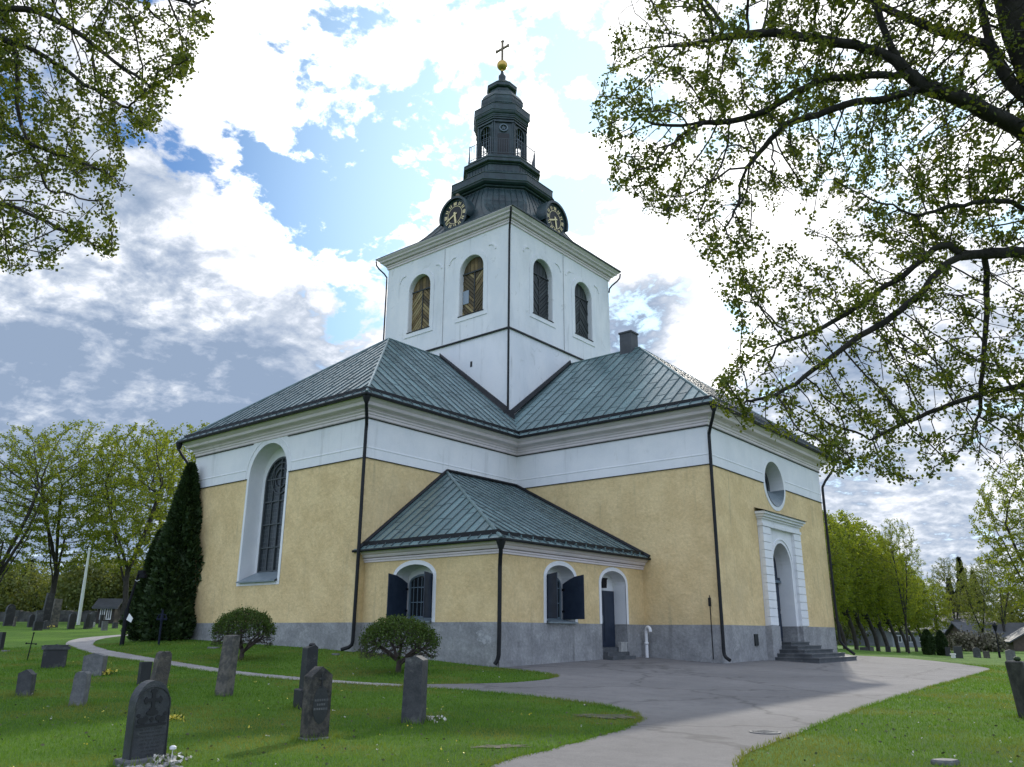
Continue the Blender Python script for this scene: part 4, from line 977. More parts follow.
for k in range(8):
    fo = frO(k, 2.38); w_ = 2.38*T8
    for z in (35.25, 34.12): rl.slab([(-w_, z-.016), (w_, z-.016), (w_, z+.016), (-w_, z+.016)], [], fo, -.016, .016)
    rl.slab([(-w_-.025, 33.8), (-w_+.025, 33.8), (-w_+.025, 35.32), (-w_-.025, 35.32)], [], fo, -.025, .025)
    for i in range(1, 12): s = -w_+2*w_*i/12; rl.slab([(s-.010, 34.12), (s+.010, 34.12), (s+.010, 35.25), (s-.010, 35.25)], [], fo, -.010, .010)
rl.build('balcony_railing', M['railpaint'], spo)
for a, z in ((3.58, 32.72), (3.58, 32.20), (3.28, 31.78), (2.72, 34.28), (2.72, 34.0), (2.56, 33.82)):  # thin rolls added so the ledge edges carry a painted highlight
    eg = MB(); r_8 = oct_ring(a+.01, z-.27*max(a, 2.46)); eg.tube(r_8+r_8[:1], .035, 5); eg.build('ledge_highlight_roll', M['spire_edge'], spo)
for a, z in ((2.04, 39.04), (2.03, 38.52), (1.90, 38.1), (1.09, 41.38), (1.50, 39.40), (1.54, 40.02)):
    eg = MB(); r_8 = oct_ring(a+.008, z-.27*a); eg.tube(r_8+r_8[:1], .028, 5); eg.build('ledge_highlight_roll', M['spire_edge'], spo)
bl_ = MB(); bl_.sphere((cx, cy, 43.36), .41, 20, 12); bl_.lathe([(.09, 42.78), (.13, 42.87), (.07, 42.97)], (cx, cy, 0), 12); bl_.build('gilt_ball', M['gold'], church, True)
cr_ = MB(); cr_.box((cx-.065, cy-.065, 43.7), (cx+.065, cy+.065, 45.6)); cr_.box((cx-.58, cy-.06, 44.84), (cx+.58, cy+.06, 44.98))
for p in ((cx-.58, 44.915), (cx+.58, 44.915)): cr_.box((p[0]-.06, cy-.065, p[1]-.11), (p[0]+.06, cy+.065, p[1]+.11))
cr_.box((cx-.11, cy-.07, 45.53), (cx+.11, cy+.07, 45.65)); cr_.build('cross', M['crossmetal'], church)
# clocks
def clock(fr, back):
    dmr = MB(); R0 = 1.10
    rg = [[fr(R*math.cos(2*PI*k/28), 28.44+R*math.sin(2*PI*k/28), o_) for k in range(28)] for R, o_ in ((R0-.12, -back), (R0-.10, -.5), (R0, -.45), (R0+.06, -.1), (R0+.06, .05), (R0-.10, .08), (R0-.16, -.02))]
    dmr.rings(rg)
    dmr.slab([(-R0+.1, 27.1), (R0-.1, 27.1), (R0-.1, 28.44), (-R0+.1, 28.44)], [], fr, -1.2, -.3)
    # hood following the top of the drum
    ho = arc(0, 28.44, R0+.20, -.35, PI+.35, 24); hi_ = arc(0, 28.44, R0+.04, PI+.35, -.35, 24)
    dmr.slab(ho+hi_, [], fr, -.6, .22)
    o = dmr.build('clock', M['spire'], church)
    fc = MB(); fc.slab(arc(0, 28.44, R0-.15, 0, 2*PI, 32)[:-1], [], fr, -.05, .02); fc.build('dial', M['dial'], o)
    nm = MB()
    for k in range(12):
        a = k*PI/6; r0_, r1_ = .72, .95; w_ = .075 if k % 3 else .10
        for off in ((-.06, .06) if k % 3 else (-.08, 0, .08)):
            nm.slab([(r0_*math.sin(a)+(off-.03)*math.cos(a), 28.44+r0_*math.cos(a)-(off-.03)*math.sin(a)), (r1_*math.sin(a)+(off*1.3-.04)*math.cos(a), 28.44+r1_*math.cos(a)-(off*1.3-.04)*math.sin(a)),
                     (r1_*math.sin(a)+(off*1.3+.04)*math.cos(a), 28.44+r1_*math.cos(a)-(off*1.3+.04)*math.sin(a)), (r0_*math.sin(a)+(off+.03)*math.cos(a), 28.44+r0_*math.cos(a)-(off+.03)*math.sin(a))], [], fr, .015, .035)
    nm.slab(arc(0, 28.44, 1.0, 0, 2*PI, 32)[:-1], [arc(0, 28.44, .975, 0, 2*PI, 32)[:-1]], fr, .015, .034)
    nm.slab(arc(0, 28.44, .66, 0, 2*PI, 32)[:-1], [arc(0, 28.44, .62, 0, 2*PI, 32)[:-1]], fr, .015, .034)
    nm.build('numerals', M['goldflat'], o)
    for a, L, w_, oo in ((math.radians(246), .88, .05, .07), (math.radians(170), .72, .075, .06)):
        hm = MB(); ca, sa = math.cos(a), math.sin(a)
        hm.slab([(-w_*ca-.2*sa, 28.44+w_*sa-.2*ca), (-w_*ca+L*.8*sa, 28.44+w_*sa+L*.8*ca), (L*sa, 28.44+L*ca), (w_*ca+L*.8*sa, 28.44-w_*sa+L*.8*ca), (w_*ca-.2*sa, 28.44-w_*sa-.2*ca)], [], fr, oo-.01, oo+.01); hm.build('clock_hand', M['goldflat'], o)
    fn = MB(); p = fr(0, 29.98, -.2); fn.sphere(p, .16, 10, 8); fn.lathe([(.09, -.34), (.05, -.2), (.05, -.1)], p, 8); fn.build('finial', M['crossmetal'] if fr is cS else M['iron'], o)
cS = lambda s, z, o: (cx+s, TY+.83-o, z); cE = lambda s, z, o: (-TX-.62+o, cy+s, z)
clock(cS, 2.4); clock(cE, 2.4)

#EXTRA
# ------------------------------------------------------------------ trees grown by space colonisation
def grow(attr, segs, step, infl, kill, iters=150, tropism=(0, 0, 0), seed=0, jitter=.12, maxn=26000):
    """attr: points to reach; segs: list of polylines (first point of each is joined to the nearest earlier node)"""
    r = np.random.default_rng(seed)
    pos = []; par = []
    for s in segs:
        s = smooth_line(s, 2)
        if pos:
            P = np.array(pos); root = int(np.argmin(((P-s[0])**2).sum(1)))
        else:
            pos.append(s[0]); par.append(-1); root = 0
        last = root
        for a, b in zip(s[:-1], s[1:]):
            n = max(1, int(np.linalg.norm(b-a)/(step*1.4)))
            for k in range(1, n+1):
                pos.append(a+(b-a)*k/n+r.normal(0, step*.06, 3)); par.append(last); last = len(pos)-1
    A = np.array(attr, float); trop = np.array(tropism, float)
    P = np.zeros((maxn, 3)); n = len(pos); P[:n] = pos
    nch = np.zeros(maxn, int)
    for q in par:
        if q >= 0: nch[q] += 1
    bd = np.full(len(A), 1e9); bi = np.zeros(len(A), int)
    def upd(lo, hi):
        nonlocal bd, bi
        for s in range(lo, hi, 400):
            e = min(hi, s+400)
            d = ((A[:, None, :]-P[None, s:e, :])**2).sum(-1); j = d.argmin(1); dd = d[np.arange(len(A)), j]
            m = dd < bd; bd[m] = dd[m]; bi[m] = j[m]+s
    upd(0, n)
    for it in range(iters):
        keep = bd > kill*kill; A = A[keep]; bd = bd[keep]; bi = bi[keep]
        if len(A) == 0: break
        act = bd < infl*infl
        if not act.any(): break
        acc = np.zeros((n, 3)); v = A[act]-P[bi[act]]; v /= np.linalg.norm(v, axis=1, keepdims=True)+1e-9
        np.add.at(acc, bi[act], v)
        idx = np.where(np.abs(acc).sum(1) > 1e-6)[0]; idx = idx[nch[idx] < 3]
        if len(idx) == 0: break
        dv = acc[idx]; dv /= np.linalg.norm(dv, axis=1, keepdims=True)+1e-9
        dv = dv+trop+r.normal(0, jitter, dv.shape); dv /= np.linalg.norm(dv, axis=1, keepdims=True)+1e-9
        m = len(idx)
        if n+m > maxn: break
        P[n:n+m] = P[idx]+dv*step; par += idx.tolist(); nch[idx] += 1
        upd(n, n+m); n += m
    return P[:n].copy(), np.array(par)
def radii(par, tip, ex=2.3, rmax=9.):
    n = len(par); a = np.zeros(n)
    for i in range(n-1, -1, -1):
        if a[i] == 0: a[i] = tip**ex
        if par[i] >= 0: a[par[i]] += a[i]
    return np.minimum(a**(1/ex), rmax)
def branch_mesh(P, par, R, rmin=0., sides=((.06, 7), (.018, 5), (0., 3))):
    n = len(P); kids = [[] for _ in range(n)]
    for i, p in enumerate(par):
        if p >= 0: kids[p].append(i)
    mb = MB(); starts = [(i, -1) for i in range(n) if par[i] < 0]
    while starts:
        s, p0 = starts.pop(); ch = [] if p0 < 0 else [p0]; c = s
        while True:
            ch.append(c)
            if not kids[c]: break
            ks = sorted(kids[c], key=lambda k: -R[k])
            for k in ks[1:]: starts.append((k, c))
            c = ks[0]
        if len(ch) < 2 or R[ch[1]] < rmin: continue
        pts = [P[i] for i in ch]; rs = [R[i] for i in ch]
        if p0 >= 0: rs[0] = min(rs[0], rs[1]*1.15)
        ns = next(k for t, k in sides if rs[1] >= t)
        if ns == 3 and len(pts) > 3:
            sel = list(range(0, len(pts)-1, 2))+[len(pts)-1]; pts = [pts[i] for i in sel]; rs = [rs[i] for i in sel]
        mb.tube(pts, rs, ns, False)
    return mb
def clumped(P, idx, seed, hi=.92, lo=.22, f=3.2):
    r = np.random.default_rng(seed); p = P[idx]; v = np.zeros(len(idx))
    for i in range(6):
        k = r.normal(0, 1, 3); k *= f*r.uniform(.7, 1.5)/np.linalg.norm(k); v += np.sin(p@k+r.uniform(0, 6.28))
    return idx[r.random(len(idx)) < np.where(v > -.25, hi, lo)]
def leaf_quads(C, size, spread, k, seed=0, flat=0., aspect=.75):
    """k leaf faces round each centre; kite-shaped four-vertex faces"""
    r = np.random.default_rng(seed); n = len(C)*k
    c = np.repeat(C, k, 0)+r.normal(0, spread, (n, 3))
    d = r.normal(0, 1, (n, 3)); d[:, 2] *= (1-flat); d /= np.linalg.norm(d, axis=1, keepdims=True)+1e-9
    a = r.normal(0, 1, (n, 3)); a -= d*(a*d).sum(1, keepdims=True); a /= np.linalg.norm(a, axis=1, keepdims=True)+1e-9
    s = size*r.uniform(.6, 1.3, (n, 1)); w = s*aspect*.5
    q = np.stack([c, c+d*s*.5+a*w, c+d*s, c+d*s*.5-a*w], 1)
    return q.reshape(-1, 3)
def sample_px(poly, n, dfun, seed, dens=None):
    r = np.random.default_rng(seed); P = np.array(poly, float); lo, hi = P.min(0), P.max(0); out = []
    while len(out) < n:
        u = r.uniform(lo[0], hi[0], 4000); v = r.uniform(lo[1], hi[1], 4000); k = inside(P, u, v)
        for a, b in zip(u[k], v[k]):
            if dens is not None and r.random() > dens(a, b): continue
            d0, d1 = dfun(a, b); out.append(P3(a, b, r.uniform(d0, d1)))
            if len(out) >= n: break
    return np.array(out)
def make_tree_obj(name, base, P, par, R, leaves, leafm, barkm, rmin=0., nq=4):
    o = empty(name, base); b = np.array(base)
    branch_mesh(P-b, par, R, rmin).build('trunk', barkm, o, True)
    fast_obj('crown', leaves-b, nq, leafm, o)
    return o

# ---- the big maple whose boughs hang in from the right
def near_right():
    D = 10.5
    tp = P3(1130, 560, D); bz = H1(tp[0], tp[1]); base = np.array([tp[0], tp[1], bz])
    q = lambda u, v, d=D: P3(u, v, d)
    trunk = [base-np.array([0, 0, .2]), q(1122, 480), q(1106, 330), q(1085, 200), q(1052, 110), q(1022, 40), q(1005, -30), q(985, -120), q(960, -220)]
    limbs = [trunk,
        [q(1085, 200), q(1050, 150, 10.2), q(1024, 131, 10), q(992, 114, 9.9), q(959, 97, 9.8), q(925, 88, 9.8), q(911, 76, 9.8), q(897, 60, 9.8), q(884, 30, 9.8), q(868, -20, 9.8)],
        [q(925, 88, 9.8), q(892, 98, 9.8), q(850, 102, 9.9), q(812, 117, 10), q(788, 122, 10.1), q(767, 142, 10.2), q(745, 170, 10.3)],
        [q(911, 76, 9.8), q(880, 74, 9.7), q(850, 78, 9.7), q(828, 76, 9.8), q(790, 95, 9.8), q(750, 120, 9.9), q(700, 122, 10)],
        [q(897, 60, 9.8), q(860, 45, 9.9), q(820, 40, 10.), q(770, 30, 10.2), q(710, 40, 10.4)],
        [q(1052, 110), q(1016, 94, 10.6), q(988, 44, 10.8), q(980, -10, 11), q(950, -80, 11)],
        [q(988, 44, 10.8), q(930, 30, 11.2), q(870, 0, 11.6), q(800, -30, 12)],
        [q(1106, 330), q(1060, 225, 9.6), q(1024, 209, 9.4), q(1005, 200, 9.4), q(975, 202, 9.3), q(946, 207, 9.3), q(916, 216, 9.3)],
        [q(1110, 370), q(1065, 262, 10.2), q(1024, 251, 10), q(992, 253, 9.9), q(963, 255, 9.8), q(941, 267, 9.8), q(919, 297, 9.8), q(890, 318, 9.8), q(857, 338, 9.8), q(820, 365, 9.9), q(780, 395, 10), q(745, 402, 10)],
        [q(963, 255, 9.8), q(941, 241, 9.9), q(919, 264, 10), q(882, 289, 10.1), q(824, 329, 10.3), q(775, 345, 10.4)],
        [q(985, 254, 9.9), q(988, 300, 10.2), q(984, 360, 10.4), q(978, 420, 10.5)],
        [q(1112, 400), q(1080, 380, 11), q(1020, 385, 11.2), q(960, 400, 11.3), q(910, 420, 11.4), q(870, 440, 11.4)]]
    poly = [(628, -150), (612, 20), (600, 66), (588, 112), (600, 150), (606, 188), (632, 205), (655, 225), (692, 250), (715, 285), (738, 320), (735, 350), (716, 375), (708, 398), (726, 428), (760, 432), (800, 450), (826, 474), (850, 462), (872, 478), (905, 492), (940, 478), (965, 470), (1000, 476), (1120, 480), (1230, 300), (1230, -150)]
    def dens(u, v):
        k = 1.
        if v > 210 and u < 860: k *= .55
        if v > 300 and u < 860 and v < 470: k = .75
        if 760 < u < 900 and 190 < v < 270: k *= .6
        if u > 1040: k *= .5
        if v < -20: k *= .45
        if v < 200 and u > 640: k = min(1, k*1.35)
        if u > 760 and v < 190: k = 1.8
        return k*.55
    A = sample_px(poly, 9400, lambda u, v: (8.8 + max(0, (900-u))*.001, 12.4 if u > 700 else 11.8), 5, dens)
    P, par = grow(A, limbs, .11, 1.6, .165, 170, (0, 0, -.06), 3, .14, 40000)
    R = radii(par, .0050, 2.2, .26); nt = sum(max(1, int(np.linalg.norm(b_-a_)/(.11*1.4))) for a_, b_ in zip(smooth_line(trunk, 2)[:-1], smooth_line(trunk, 2)[1:])); R[:nt] = np.maximum(R[:nt], np.linspace(.36, .16, nt))
    rr = np.random.default_rng(8)
    tips = np.where(R < .0115)[0]; tips = clumped(P, tips, 21)
    C = P[tips]+rr.normal(0, .03, (len(tips), 3)); L = leaf_quads(C, .050, .042, 18, 2)
    print('near right', len(P), len(tips))
    o = make_tree_obj('maple_tree', base, P, par, R, L, M['leaf_near'], M['bark'])
    tag(o, 'big maple by the yard, its long dark boughs and leaves hanging before the portal end', 'tree', 'maples hanging into view')
near_right()
def near_left():
    D = 10.
    tp = P3(-240, 560, D); base = np.array([tp[0], tp[1], H1(tp[0], tp[1])])
    q = lambda u, v, d=D: P3(u, v, d)
    trunk = [base-np.array([0, 0, .2]), q(-235, 400), q(-225, 260), q(-210, 120), q(-190, 0), q(-170, -120), q(-150, -230)]
    limbs = [trunk,
        [q(-210, 120), q(-120, 60, 9.7), q(-40, 20, 9.5), q(10, 40, 9.4), q(18, 65, 9.4), q(16, 110, 9.4), q(30, 150, 9.5), q(48, 190, 9.6)],
        [q(-40, 20, 9.5), q(20, 5, 9.6), q(70, 25, 9.7), q(110, 60, 9.8), q(150, 85, 9.9)],
        [q(10, 40, 9.4), q(50, 58, 9.5), q(90, 88, 9.6), q(130, 110, 9.7)],
        [q(-225, 250), q(-120, 150, 9.6), q(-40, 110, 9.4), q(0, 121, 9.3), q(20, 140, 9.3), q(60, 155, 9.4), q(100, 170, 9.5)],
        [q(-228, 300), q(-120, 230, 9.8), q(-50, 200, 9.7), q(0, 201, 9.6), q(31, 215, 9.6), q(74, 235, 9.6), q(105, 250, 9.7)],
        [q(-190, 0), q(-90, -60, 10), q(0, -40, 10), q(80, -25, 10), q(150, -10, 10), q(195, 5, 10)]]
    poly = [(-280, -180), (212, -180), (218, 0), (207, 40), (200, 72), (172, 92), (168, 128), (152, 142), (128, 150), (130, 190), (118, 212), (128, 248), (112, 262), (72, 246), (56, 276), (24, 262), (14, 288), (-20, 270), (-280, 290)]
    def dens(u, v): return .45 if (u < -30 or v < -30) else (1. if v < 190 else .8)
    A = sample_px(poly, 4200, lambda u, v: (8.6, 11.8), 15, dens)
    P, par = grow(A, limbs, .11, 1.5, .17, 160, (0, 0, -.05), 4, .14, 40000)
    R = radii(par, .0050, 2.2, .26)
    rr = np.random.default_rng(9); tips = np.where(R < .0115)[0]; tips = clumped(P, tips, 22)
    L = leaf_quads(P[tips]+rr.normal(0, .03, (len(tips), 3)), .049, .042, 18, 4)
    print('near left', len(P), len(tips))
    o = make_tree_obj('maple_tree', base, P, par, R, L, M['leaf_near'], M['bark'])
    tag(o, 'maple over the graves whose leafy twigs hang into the sky above the cypress side', 'tree', 'maples hanging into view')
near_left()

# ---- trees farther off
def ell_attr(n, c, r, seed, hollow=.25, lumps=7):
    g = np.random.default_rng(seed); out = []
    L = [(g.normal(0, .42, 3), g.uniform(.35, .6)) for _ in range(lumps)]
    while len(out) < n:
        p = g.uniform(-1, 1, (3000, 3)); d = np.linalg.norm(p, axis=1)
        k = (d < 1) & (g.random(3000) < np.clip((d-hollow)*1.6+.25, .1, 1))
        near = np.zeros(3000, bool)
        for c_, s_ in L: near |= np.linalg.norm(p-c_, axis=1) < s_
        k &= near | (g.random(3000) < .35)
        out += list(p[k])
    return np.array(out[:n])*np.array(r)+np.array(c)
def proto_tree(h, cr, cz, rz_, lean, forks, seed, n=1300, step=.34, tip=.014, leaf=.30, kq=4, ex=2.2, tips_r=2.4, keep=.9, flatc=0.):
    g = np.random.default_rng(seed)
    top = np.array([lean, 0, cz-rz_*.55])
    segs = [[(0, 0, -.3), (lean*.12+.05, 0, h*.12), (lean*.5, .05, h*.26), tuple(top)]]
    for k in range(forks):
        a = g.uniform(0, 2*PI); b = np.array([math.cos(a), math.sin(a), 0])
        s = np.array([lean*.3, 0, h*g.uniform(.14, .24)])
        segs.append([tuple(s), tuple(s+b*.5+np.array([lean*.15, 0, 1.6])), tuple(s+b*cr*.35+np.array([lean*.3, 0, h*.25])), tuple(s+b*cr*.5+np.array([lean*.35, 0, h*.42]))])
    A = ell_attr(n, (lean*1.1, 0, cz), (cr, cr, rz_), seed)
    P, par = grow(A, segs, step, 6., step*1.6, 140, (0, 0, .08), seed, .12)
    R = radii(par, tip, ex, .42)
    t = np.where(R < tip*tips_r)[0]; t = t[g.random(len(t)) < keep]
    L = leaf_quads(P[t], leaf, leaf*.55, kq, seed)
    return P, par, R, L
class Proto:
    def __init__(s, args, leafm, barkm, rmin=0.):
        P, par, R, L = proto_tree(**args); s.h = args['h']
        s.t = branch_mesh(P, par, R, rmin).build('trunk', barkm, None, True); s.c = fast_obj('crown', L, 4, leafm)
        s.used = False
    def place(s, name, base, rz, k, label, group, leafm=None, sx=1.):
        o = empty(name, base, rz); o.scale = (k*sx, k*sx, k)
        for src in (s.t, s.c):
            c = src if not s.used else src.copy()
            if s.used: col.objects.link(c)
            c.parent = o
            if src is s.c and leafm is not None and s.used:
                c.data = c.data.copy(); c.data.materials[0] = leafm
        s.used = True
        return tag(o, label, 'tree', group)
pA = Proto(dict(h=19, cr=4.9, cz=11.5, rz_=7.3, lean=.4, forks=3, seed=21, n=2300, step=.34, leaf=.19, kq=9, keep=.95), M['leaf_mid'], M['bark_far'])
pB = Proto(dict(h=19, cr=5.4, cz=11.3, rz_=7.2, lean=-.5, forks=4, seed=22, n=2500, step=.34, leaf=.20, kq=10, keep=1.), M['leaf_mid'], M['bark_far'])
pC = Proto(dict(h=16, cr=4.6, cz=9.3, rz_=6.6, lean=-2.2, forks=2, seed=23, n=2200, step=.32, leaf=.24, kq=10, keep=1.), M['leaf_mid'], M['bark_far'])
pD = Proto(dict(h=16, cr=3.8, cz=9.2, rz_=6.4, lean=-1.6, forks=2, seed=24, n=1700, step=.33, leaf=.22, kq=8, keep=.95), M['leaf_mid'], M['bark_far'])
facing = YAW
def hpx(d, dv): return dv*d/(FPX*1.046)
LT = 'trees along the graveyard wall'
def tree_px(pr_, u, d, vtop, rz, label, group, name='lime_tree', vb=None, sx=1., leafm=None):
    b = GD(u, d); dd = depth(b); v0 = 383.5-FPX*((b-CAM)@CU)/dd
    k = hpx(dd, v0-vtop)/pr_.h; return pr_.place(name, b, rz, k, label, group, leafm, sx)
tree_px(pA, 46, 72, 398, facing, 'tall lime with two dark trunks behind the graves, thin crown open to the sky', LT, sx=1.08)
tree_px(pB, 122, 70, 400, facing+.6, 'forked lime with bright green crown beside the dark cypress', LT)
tree_px(pA, -12, 66, 405, facing+2.2, 'lime cut off by the left edge of the photo', LT, sx=1.1)
tree_px(pB, 170, 82, 400, facing+2.9, 'yellow green lime mostly hidden behind the cypress and the church corner', LT, sx=1.15)
RT = 'row of limes beyond the yard'
row = [(846, 70, 500, .1, pC, 1.05), (857, 74, 498, .5, pD, 1.25), (869, 78, 500, -.2, pC, 1.1), (879, 81, 506, .25, pD, 1.3), (889, 84, 514, .05, pC, 1.1), (899, 87, 526, .3, pD, 1.35), (908, 90, 540, .1, pC, 1.1), (917, 93, 552, -.3, pD, 1.4), (926, 96, 566, .15, pC, 1.2), (909, 72, 508, 0., pA, .66), (944, 101, 574, .2, pC, 1.15), (836, 66, 512, .4, pD, 1.1)]
rlab = ['first leaning lime of the row past the church corner, broad green crown', 'lime with a slim leaning trunk, second past the church corner', 'tall broad lime, third of the leaning row', 'slender lime, fourth of the leaning row', 'broad crowned lime, fifth of the leaning row', 'slender lime, sixth of the leaning row, crown lower than the fifth',
        'lower broad lime, seventh of the leaning row', 'slender lime directly behind the taller columnar conifer', 'low lime between the two columnar conifers', 'thin airy tree rising above the green row, bare twigs in its top', 'smallest and farthest lime of the row, behind the second columnar conifer', 'lime half hidden by the church corner downpipe']
for (u, d_, vt, rz, p_, sx), lb in zip(row, rlab): tree_px(p_, u, d_, vt, facing+rz, lb, RT, sx=sx)
tree_px(pB, 1062, 40, 440, facing+.3, 'green tree at the right edge of the photo beyond the wooden post', 'trees beyond the yard', 'maple_tree', sx=.95)
tree_px(pD, 985, 105, 560, facing+1.2, 'pale sparse tree in front of the dark roofed house', 'trees beyond the yard', 'birch_tree', leafm=M['leaf_pale'])
tree_px(pA, 1008, 120, 545, facing+2.2, 'grey thin crowned tree behind the street lamp', 'trees beyond the yard', 'birch_tree', leafm=M['leaf_pale'])
tree_px(pA, 958, 130, 552, facing+.2, 'pale grey green tree behind the end of the lime row', 'trees beyond the yard', 'birch_tree', leafm=M['leaf_pale'])

# ---- conifers
def cone_sprays(h, r, n, seed, size, prof, lump=.16, droop=-.2, flat=.0):
    g = np.random.default_rng(seed); t = g.random(n)**.8; a = g.uniform(0, 2*PI, n)
    ph = g.uniform(0, 2*PI, 8); fr_ = g.integers(2, 7, 8); fz_ = g.uniform(6, 22, 8)
    lum = sum(np.sin(a*fr_[i]+t*fz_[i]+ph[i]) for i in range(8))/8
    rr = r*prof(t)*(1+lump*lum*2.2)*g.uniform(.62, 1.04, n)**.6
    C = np.c_[np.cos(a)*rr, np.sin(a)*rr, t*h]
    out = np.c_[np.cos(a), np.sin(a), np.full(n, .55)]+g.normal(0, .5, (n, 3)); out /= np.linalg.norm(out, axis=1, keepdims=True)
    s = size*g.uniform(.6, 1.4, (n, 1)); side = np.cross(out, g.normal(0, 1, (n, 3))); side /= np.linalg.norm(side, axis=1, keepdims=True)+1e-9
    return np.stack([C-out*s*.3, C+side*s*.28+out*s*.2, C+out*s*.8, C-side*s*.28+out*s*.2], 1).reshape(-1, 3)
def conifer(name, base, h, r, n, seed, size, prof, mat, label, cat, group, core=.72, lump=.16):
    o = empty(name, base); tag(o, label, cat, group)
    fast_obj('foliage', cone_sprays(h, r, n, seed, size, prof, lump), 4, mat, o)
    tm = MB(); tm.tube([(0, 0, -.2), (0, 0, h*.5), (0, 0, h*.93)], [r*.10, r*.07, .02], 7); tm.build('trunk', M['bark_far'], o)
    cm = MB(); rs = []
    for i in range(9):
        t = .01+i/8*.93; rs.append([(core*r*float(prof(np.array([t]))[0])*math.cos(k*PI/5)*(1+.1*math.sin(k*3+i*2)), core*r*float(prof(np.array([t]))[0])*math.sin(k*PI/5)*(1+.1*math.sin(k*3+i*2)), t*h) for k in range(10)])
    cm.rings(rs); cm.build('inner_branches', mat, o)
    return o
thuja_p = lambda t: np.clip((1-t)**.75*(1-.35*np.exp(-t*22)), .015, 1)*1.04
b = GD(176, 45.5); 
conifer('cypress_tree', GD(170, 40.5), 8.9, 1.58, 17000, 31, .26, thuja_p, M['leaf_thuja'], 'tall dark green cypress standing tight against the church corner', 'conifer', 'dark cypresses at the church corner', lump=.24)
conifer('cypress_tree', GD(147, 41.5), 5.5, 1.10, 9000, 32, .24, thuja_p, M['leaf_thuja'], 'lower dark cypress growing against the side of the taller one', 'conifer', 'dark cypresses at the church corner', lump=.26)
col_p = lambda t: np.clip(np.minimum(1, (1-t)*2.6)**.6*(.85+.15*np.sin(t*3)), .02, 1)
for u, d_, h_, r_, lb in ((929.5, 66, 2.0, .52, 'clipped columnar conifer by the lawn edge, first from the church'), (943, 67, 2.0, .46, 'clipped columnar conifer by the lawn edge, second from the church')):
    conifer('columnar_thuja', GD(u, d_), h_, r_, 3000, int(u), .12, col_p, M['leaf_thuja_far'], lb, 'conifer', 'columnar conifers by the far lawn', lump=.05, core=.85)
sp_p = lambda t: np.clip((1-t)**1.15*(.72+.28*np.abs(np.sin(t*34))), .008, 1)
for u, d_, vt, r_, lb in ((972, 150, 556, 3.4, 'dark spruce rising behind the grey house roof'), (984, 158, 570, 3.0, 'dark spruce close behind the tallest one'), (958, 165, 578, 3.2, 'shorter dark spruce left of the tallest one'), (1012, 150, 596, 3.4, 'lone dark spruce behind the brown barn'), (20, 120, 560, 3.6, 'dark spruce seen between lime trunks behind the graves')):
    bb_ = GD(u, d_); v0 = 383.5-FPX*((bb_-CAM)@CU)/depth(bb_)
    conifer('spruce_tree', bb_, hpx(d_, v0-vt), r_, 9000, int(u)+d_, .5, sp_p, M['leaf_spruce'], lb, 'conifer', 'spruces behind the houses', lump=.12)

# ---- understory that reads as one mass far behind the graves and the lime row
def thicket(name, spots, mat, seed, size=.55, n=900):
    g = np.random.default_rng(seed); Ls = []
    for u, d_, w, h_ in spots:
        b = GD(u, d_); c = ell_attr(n, (b[0], b[1], b[2]+h_*.5), (w, w, h_*.55), seed+int(u), .0, 6); Ls.append(leaf_quads(c, size, .25, 2, seed+int(u)))
    o = fast_obj(name, np.concatenate(Ls), 4, mat); return kind(o, 'stuff')
thicket('woodland', [(-30, 120, 5, 9), (8, 110, 4.5, 8), (62, 128, 5, 8), (84, 112, 4.5, 9), (100, 120, 4.6, 9.5), (128, 118, 4.5, 9), (160, 115, 5, 10), (185, 110, 5, 10), (35, 130, 5, 9)], M['leaf_wood'], 50, .42, 3000)
thicket('thicket', [(845, 130, 5, 8), (870, 140, 6, 9), (900, 150, 6, 8), (1040, 130, 6, 10), (1075, 120, 6, 11), (955, 170, 6, 7), (1000, 185, 7, 8)], M['leaf_wood'], 60, .45, 2200)
tb2 = GD(965, 88); thicket('brushwood', [(966, 100, 2.0, 2.0), (992, 98, 1.5, 2.0)], M['drybrush'], 70, .35, 900)

# ---- clipped bushes on short stems
def bush(base, rx, h, zc, label, seed):
    g = np.random.default_rng(seed); A = []
    while len(A) < 4200:
        p = g.uniform(-1, 1, 3); 
        if p[2] < -.45: continue
        r = math.hypot(p[0], p[1]); e = r*r+(max(p[2], 0))**2
        if e < 1 and e > .30 and (p[2] > -.45+.25*(1-r)): A.append((p[0]*rx, p[1]*rx, zc+p[2]*(h-zc)))
    A = np.array(A)
    segs = [[(0, 0, -.05), (.03, 0, h*.16), (.0, .02, h*.34)]]
    for k in range(7):
        a = 2*PI*k/7+g.uniform(-.3, .3); s = h*.10+.04*k; segs.append([(.0, .0, s), (math.cos(a)*rx*.28, math.sin(a)*rx*.28, s+h*.16), (math.cos(a)*rx*.58, math.sin(a)*rx*.58, s+h*.30)])
    P, par = grow(A, segs, .065, .9, .075, 140, (0, 0, .05), seed, .2)
    R = radii(par, .0055, 2.3, .09)
    o = empty('clipped_bush', base); tag(o, label, 'bush', 'clipped bushes in front of the church')
    branch_mesh(P, par, R).build('stems', M['twig'], o, True)
    t = P[R < .012]; e = (np.hypot(t[:, 0], t[:, 1])/rx)**2+(np.maximum(t[:, 2]-zc, 0)/(h-zc))**2
    up = (t[:, 2]-zc)/(h-zc); w = np.clip((e-.45)*2.2, 0, 1)*np.clip(up*2.0+.25, .10, 1); k = g.random(len(t)) < w
    L = leaf_quads(t[k], .060, .05, 12, seed)
    fast_obj('foliage', L, 4, M['leaf_bush'], o)
bb1 = G(398, 673); d1 = depth(bb1); bush(bb1, 41*d1/FPX, hpx(d1, 57), hpx(d1, 57)*.46, 'rounded clipped bush in front of the annexe window, stone pillar beside it', 41)
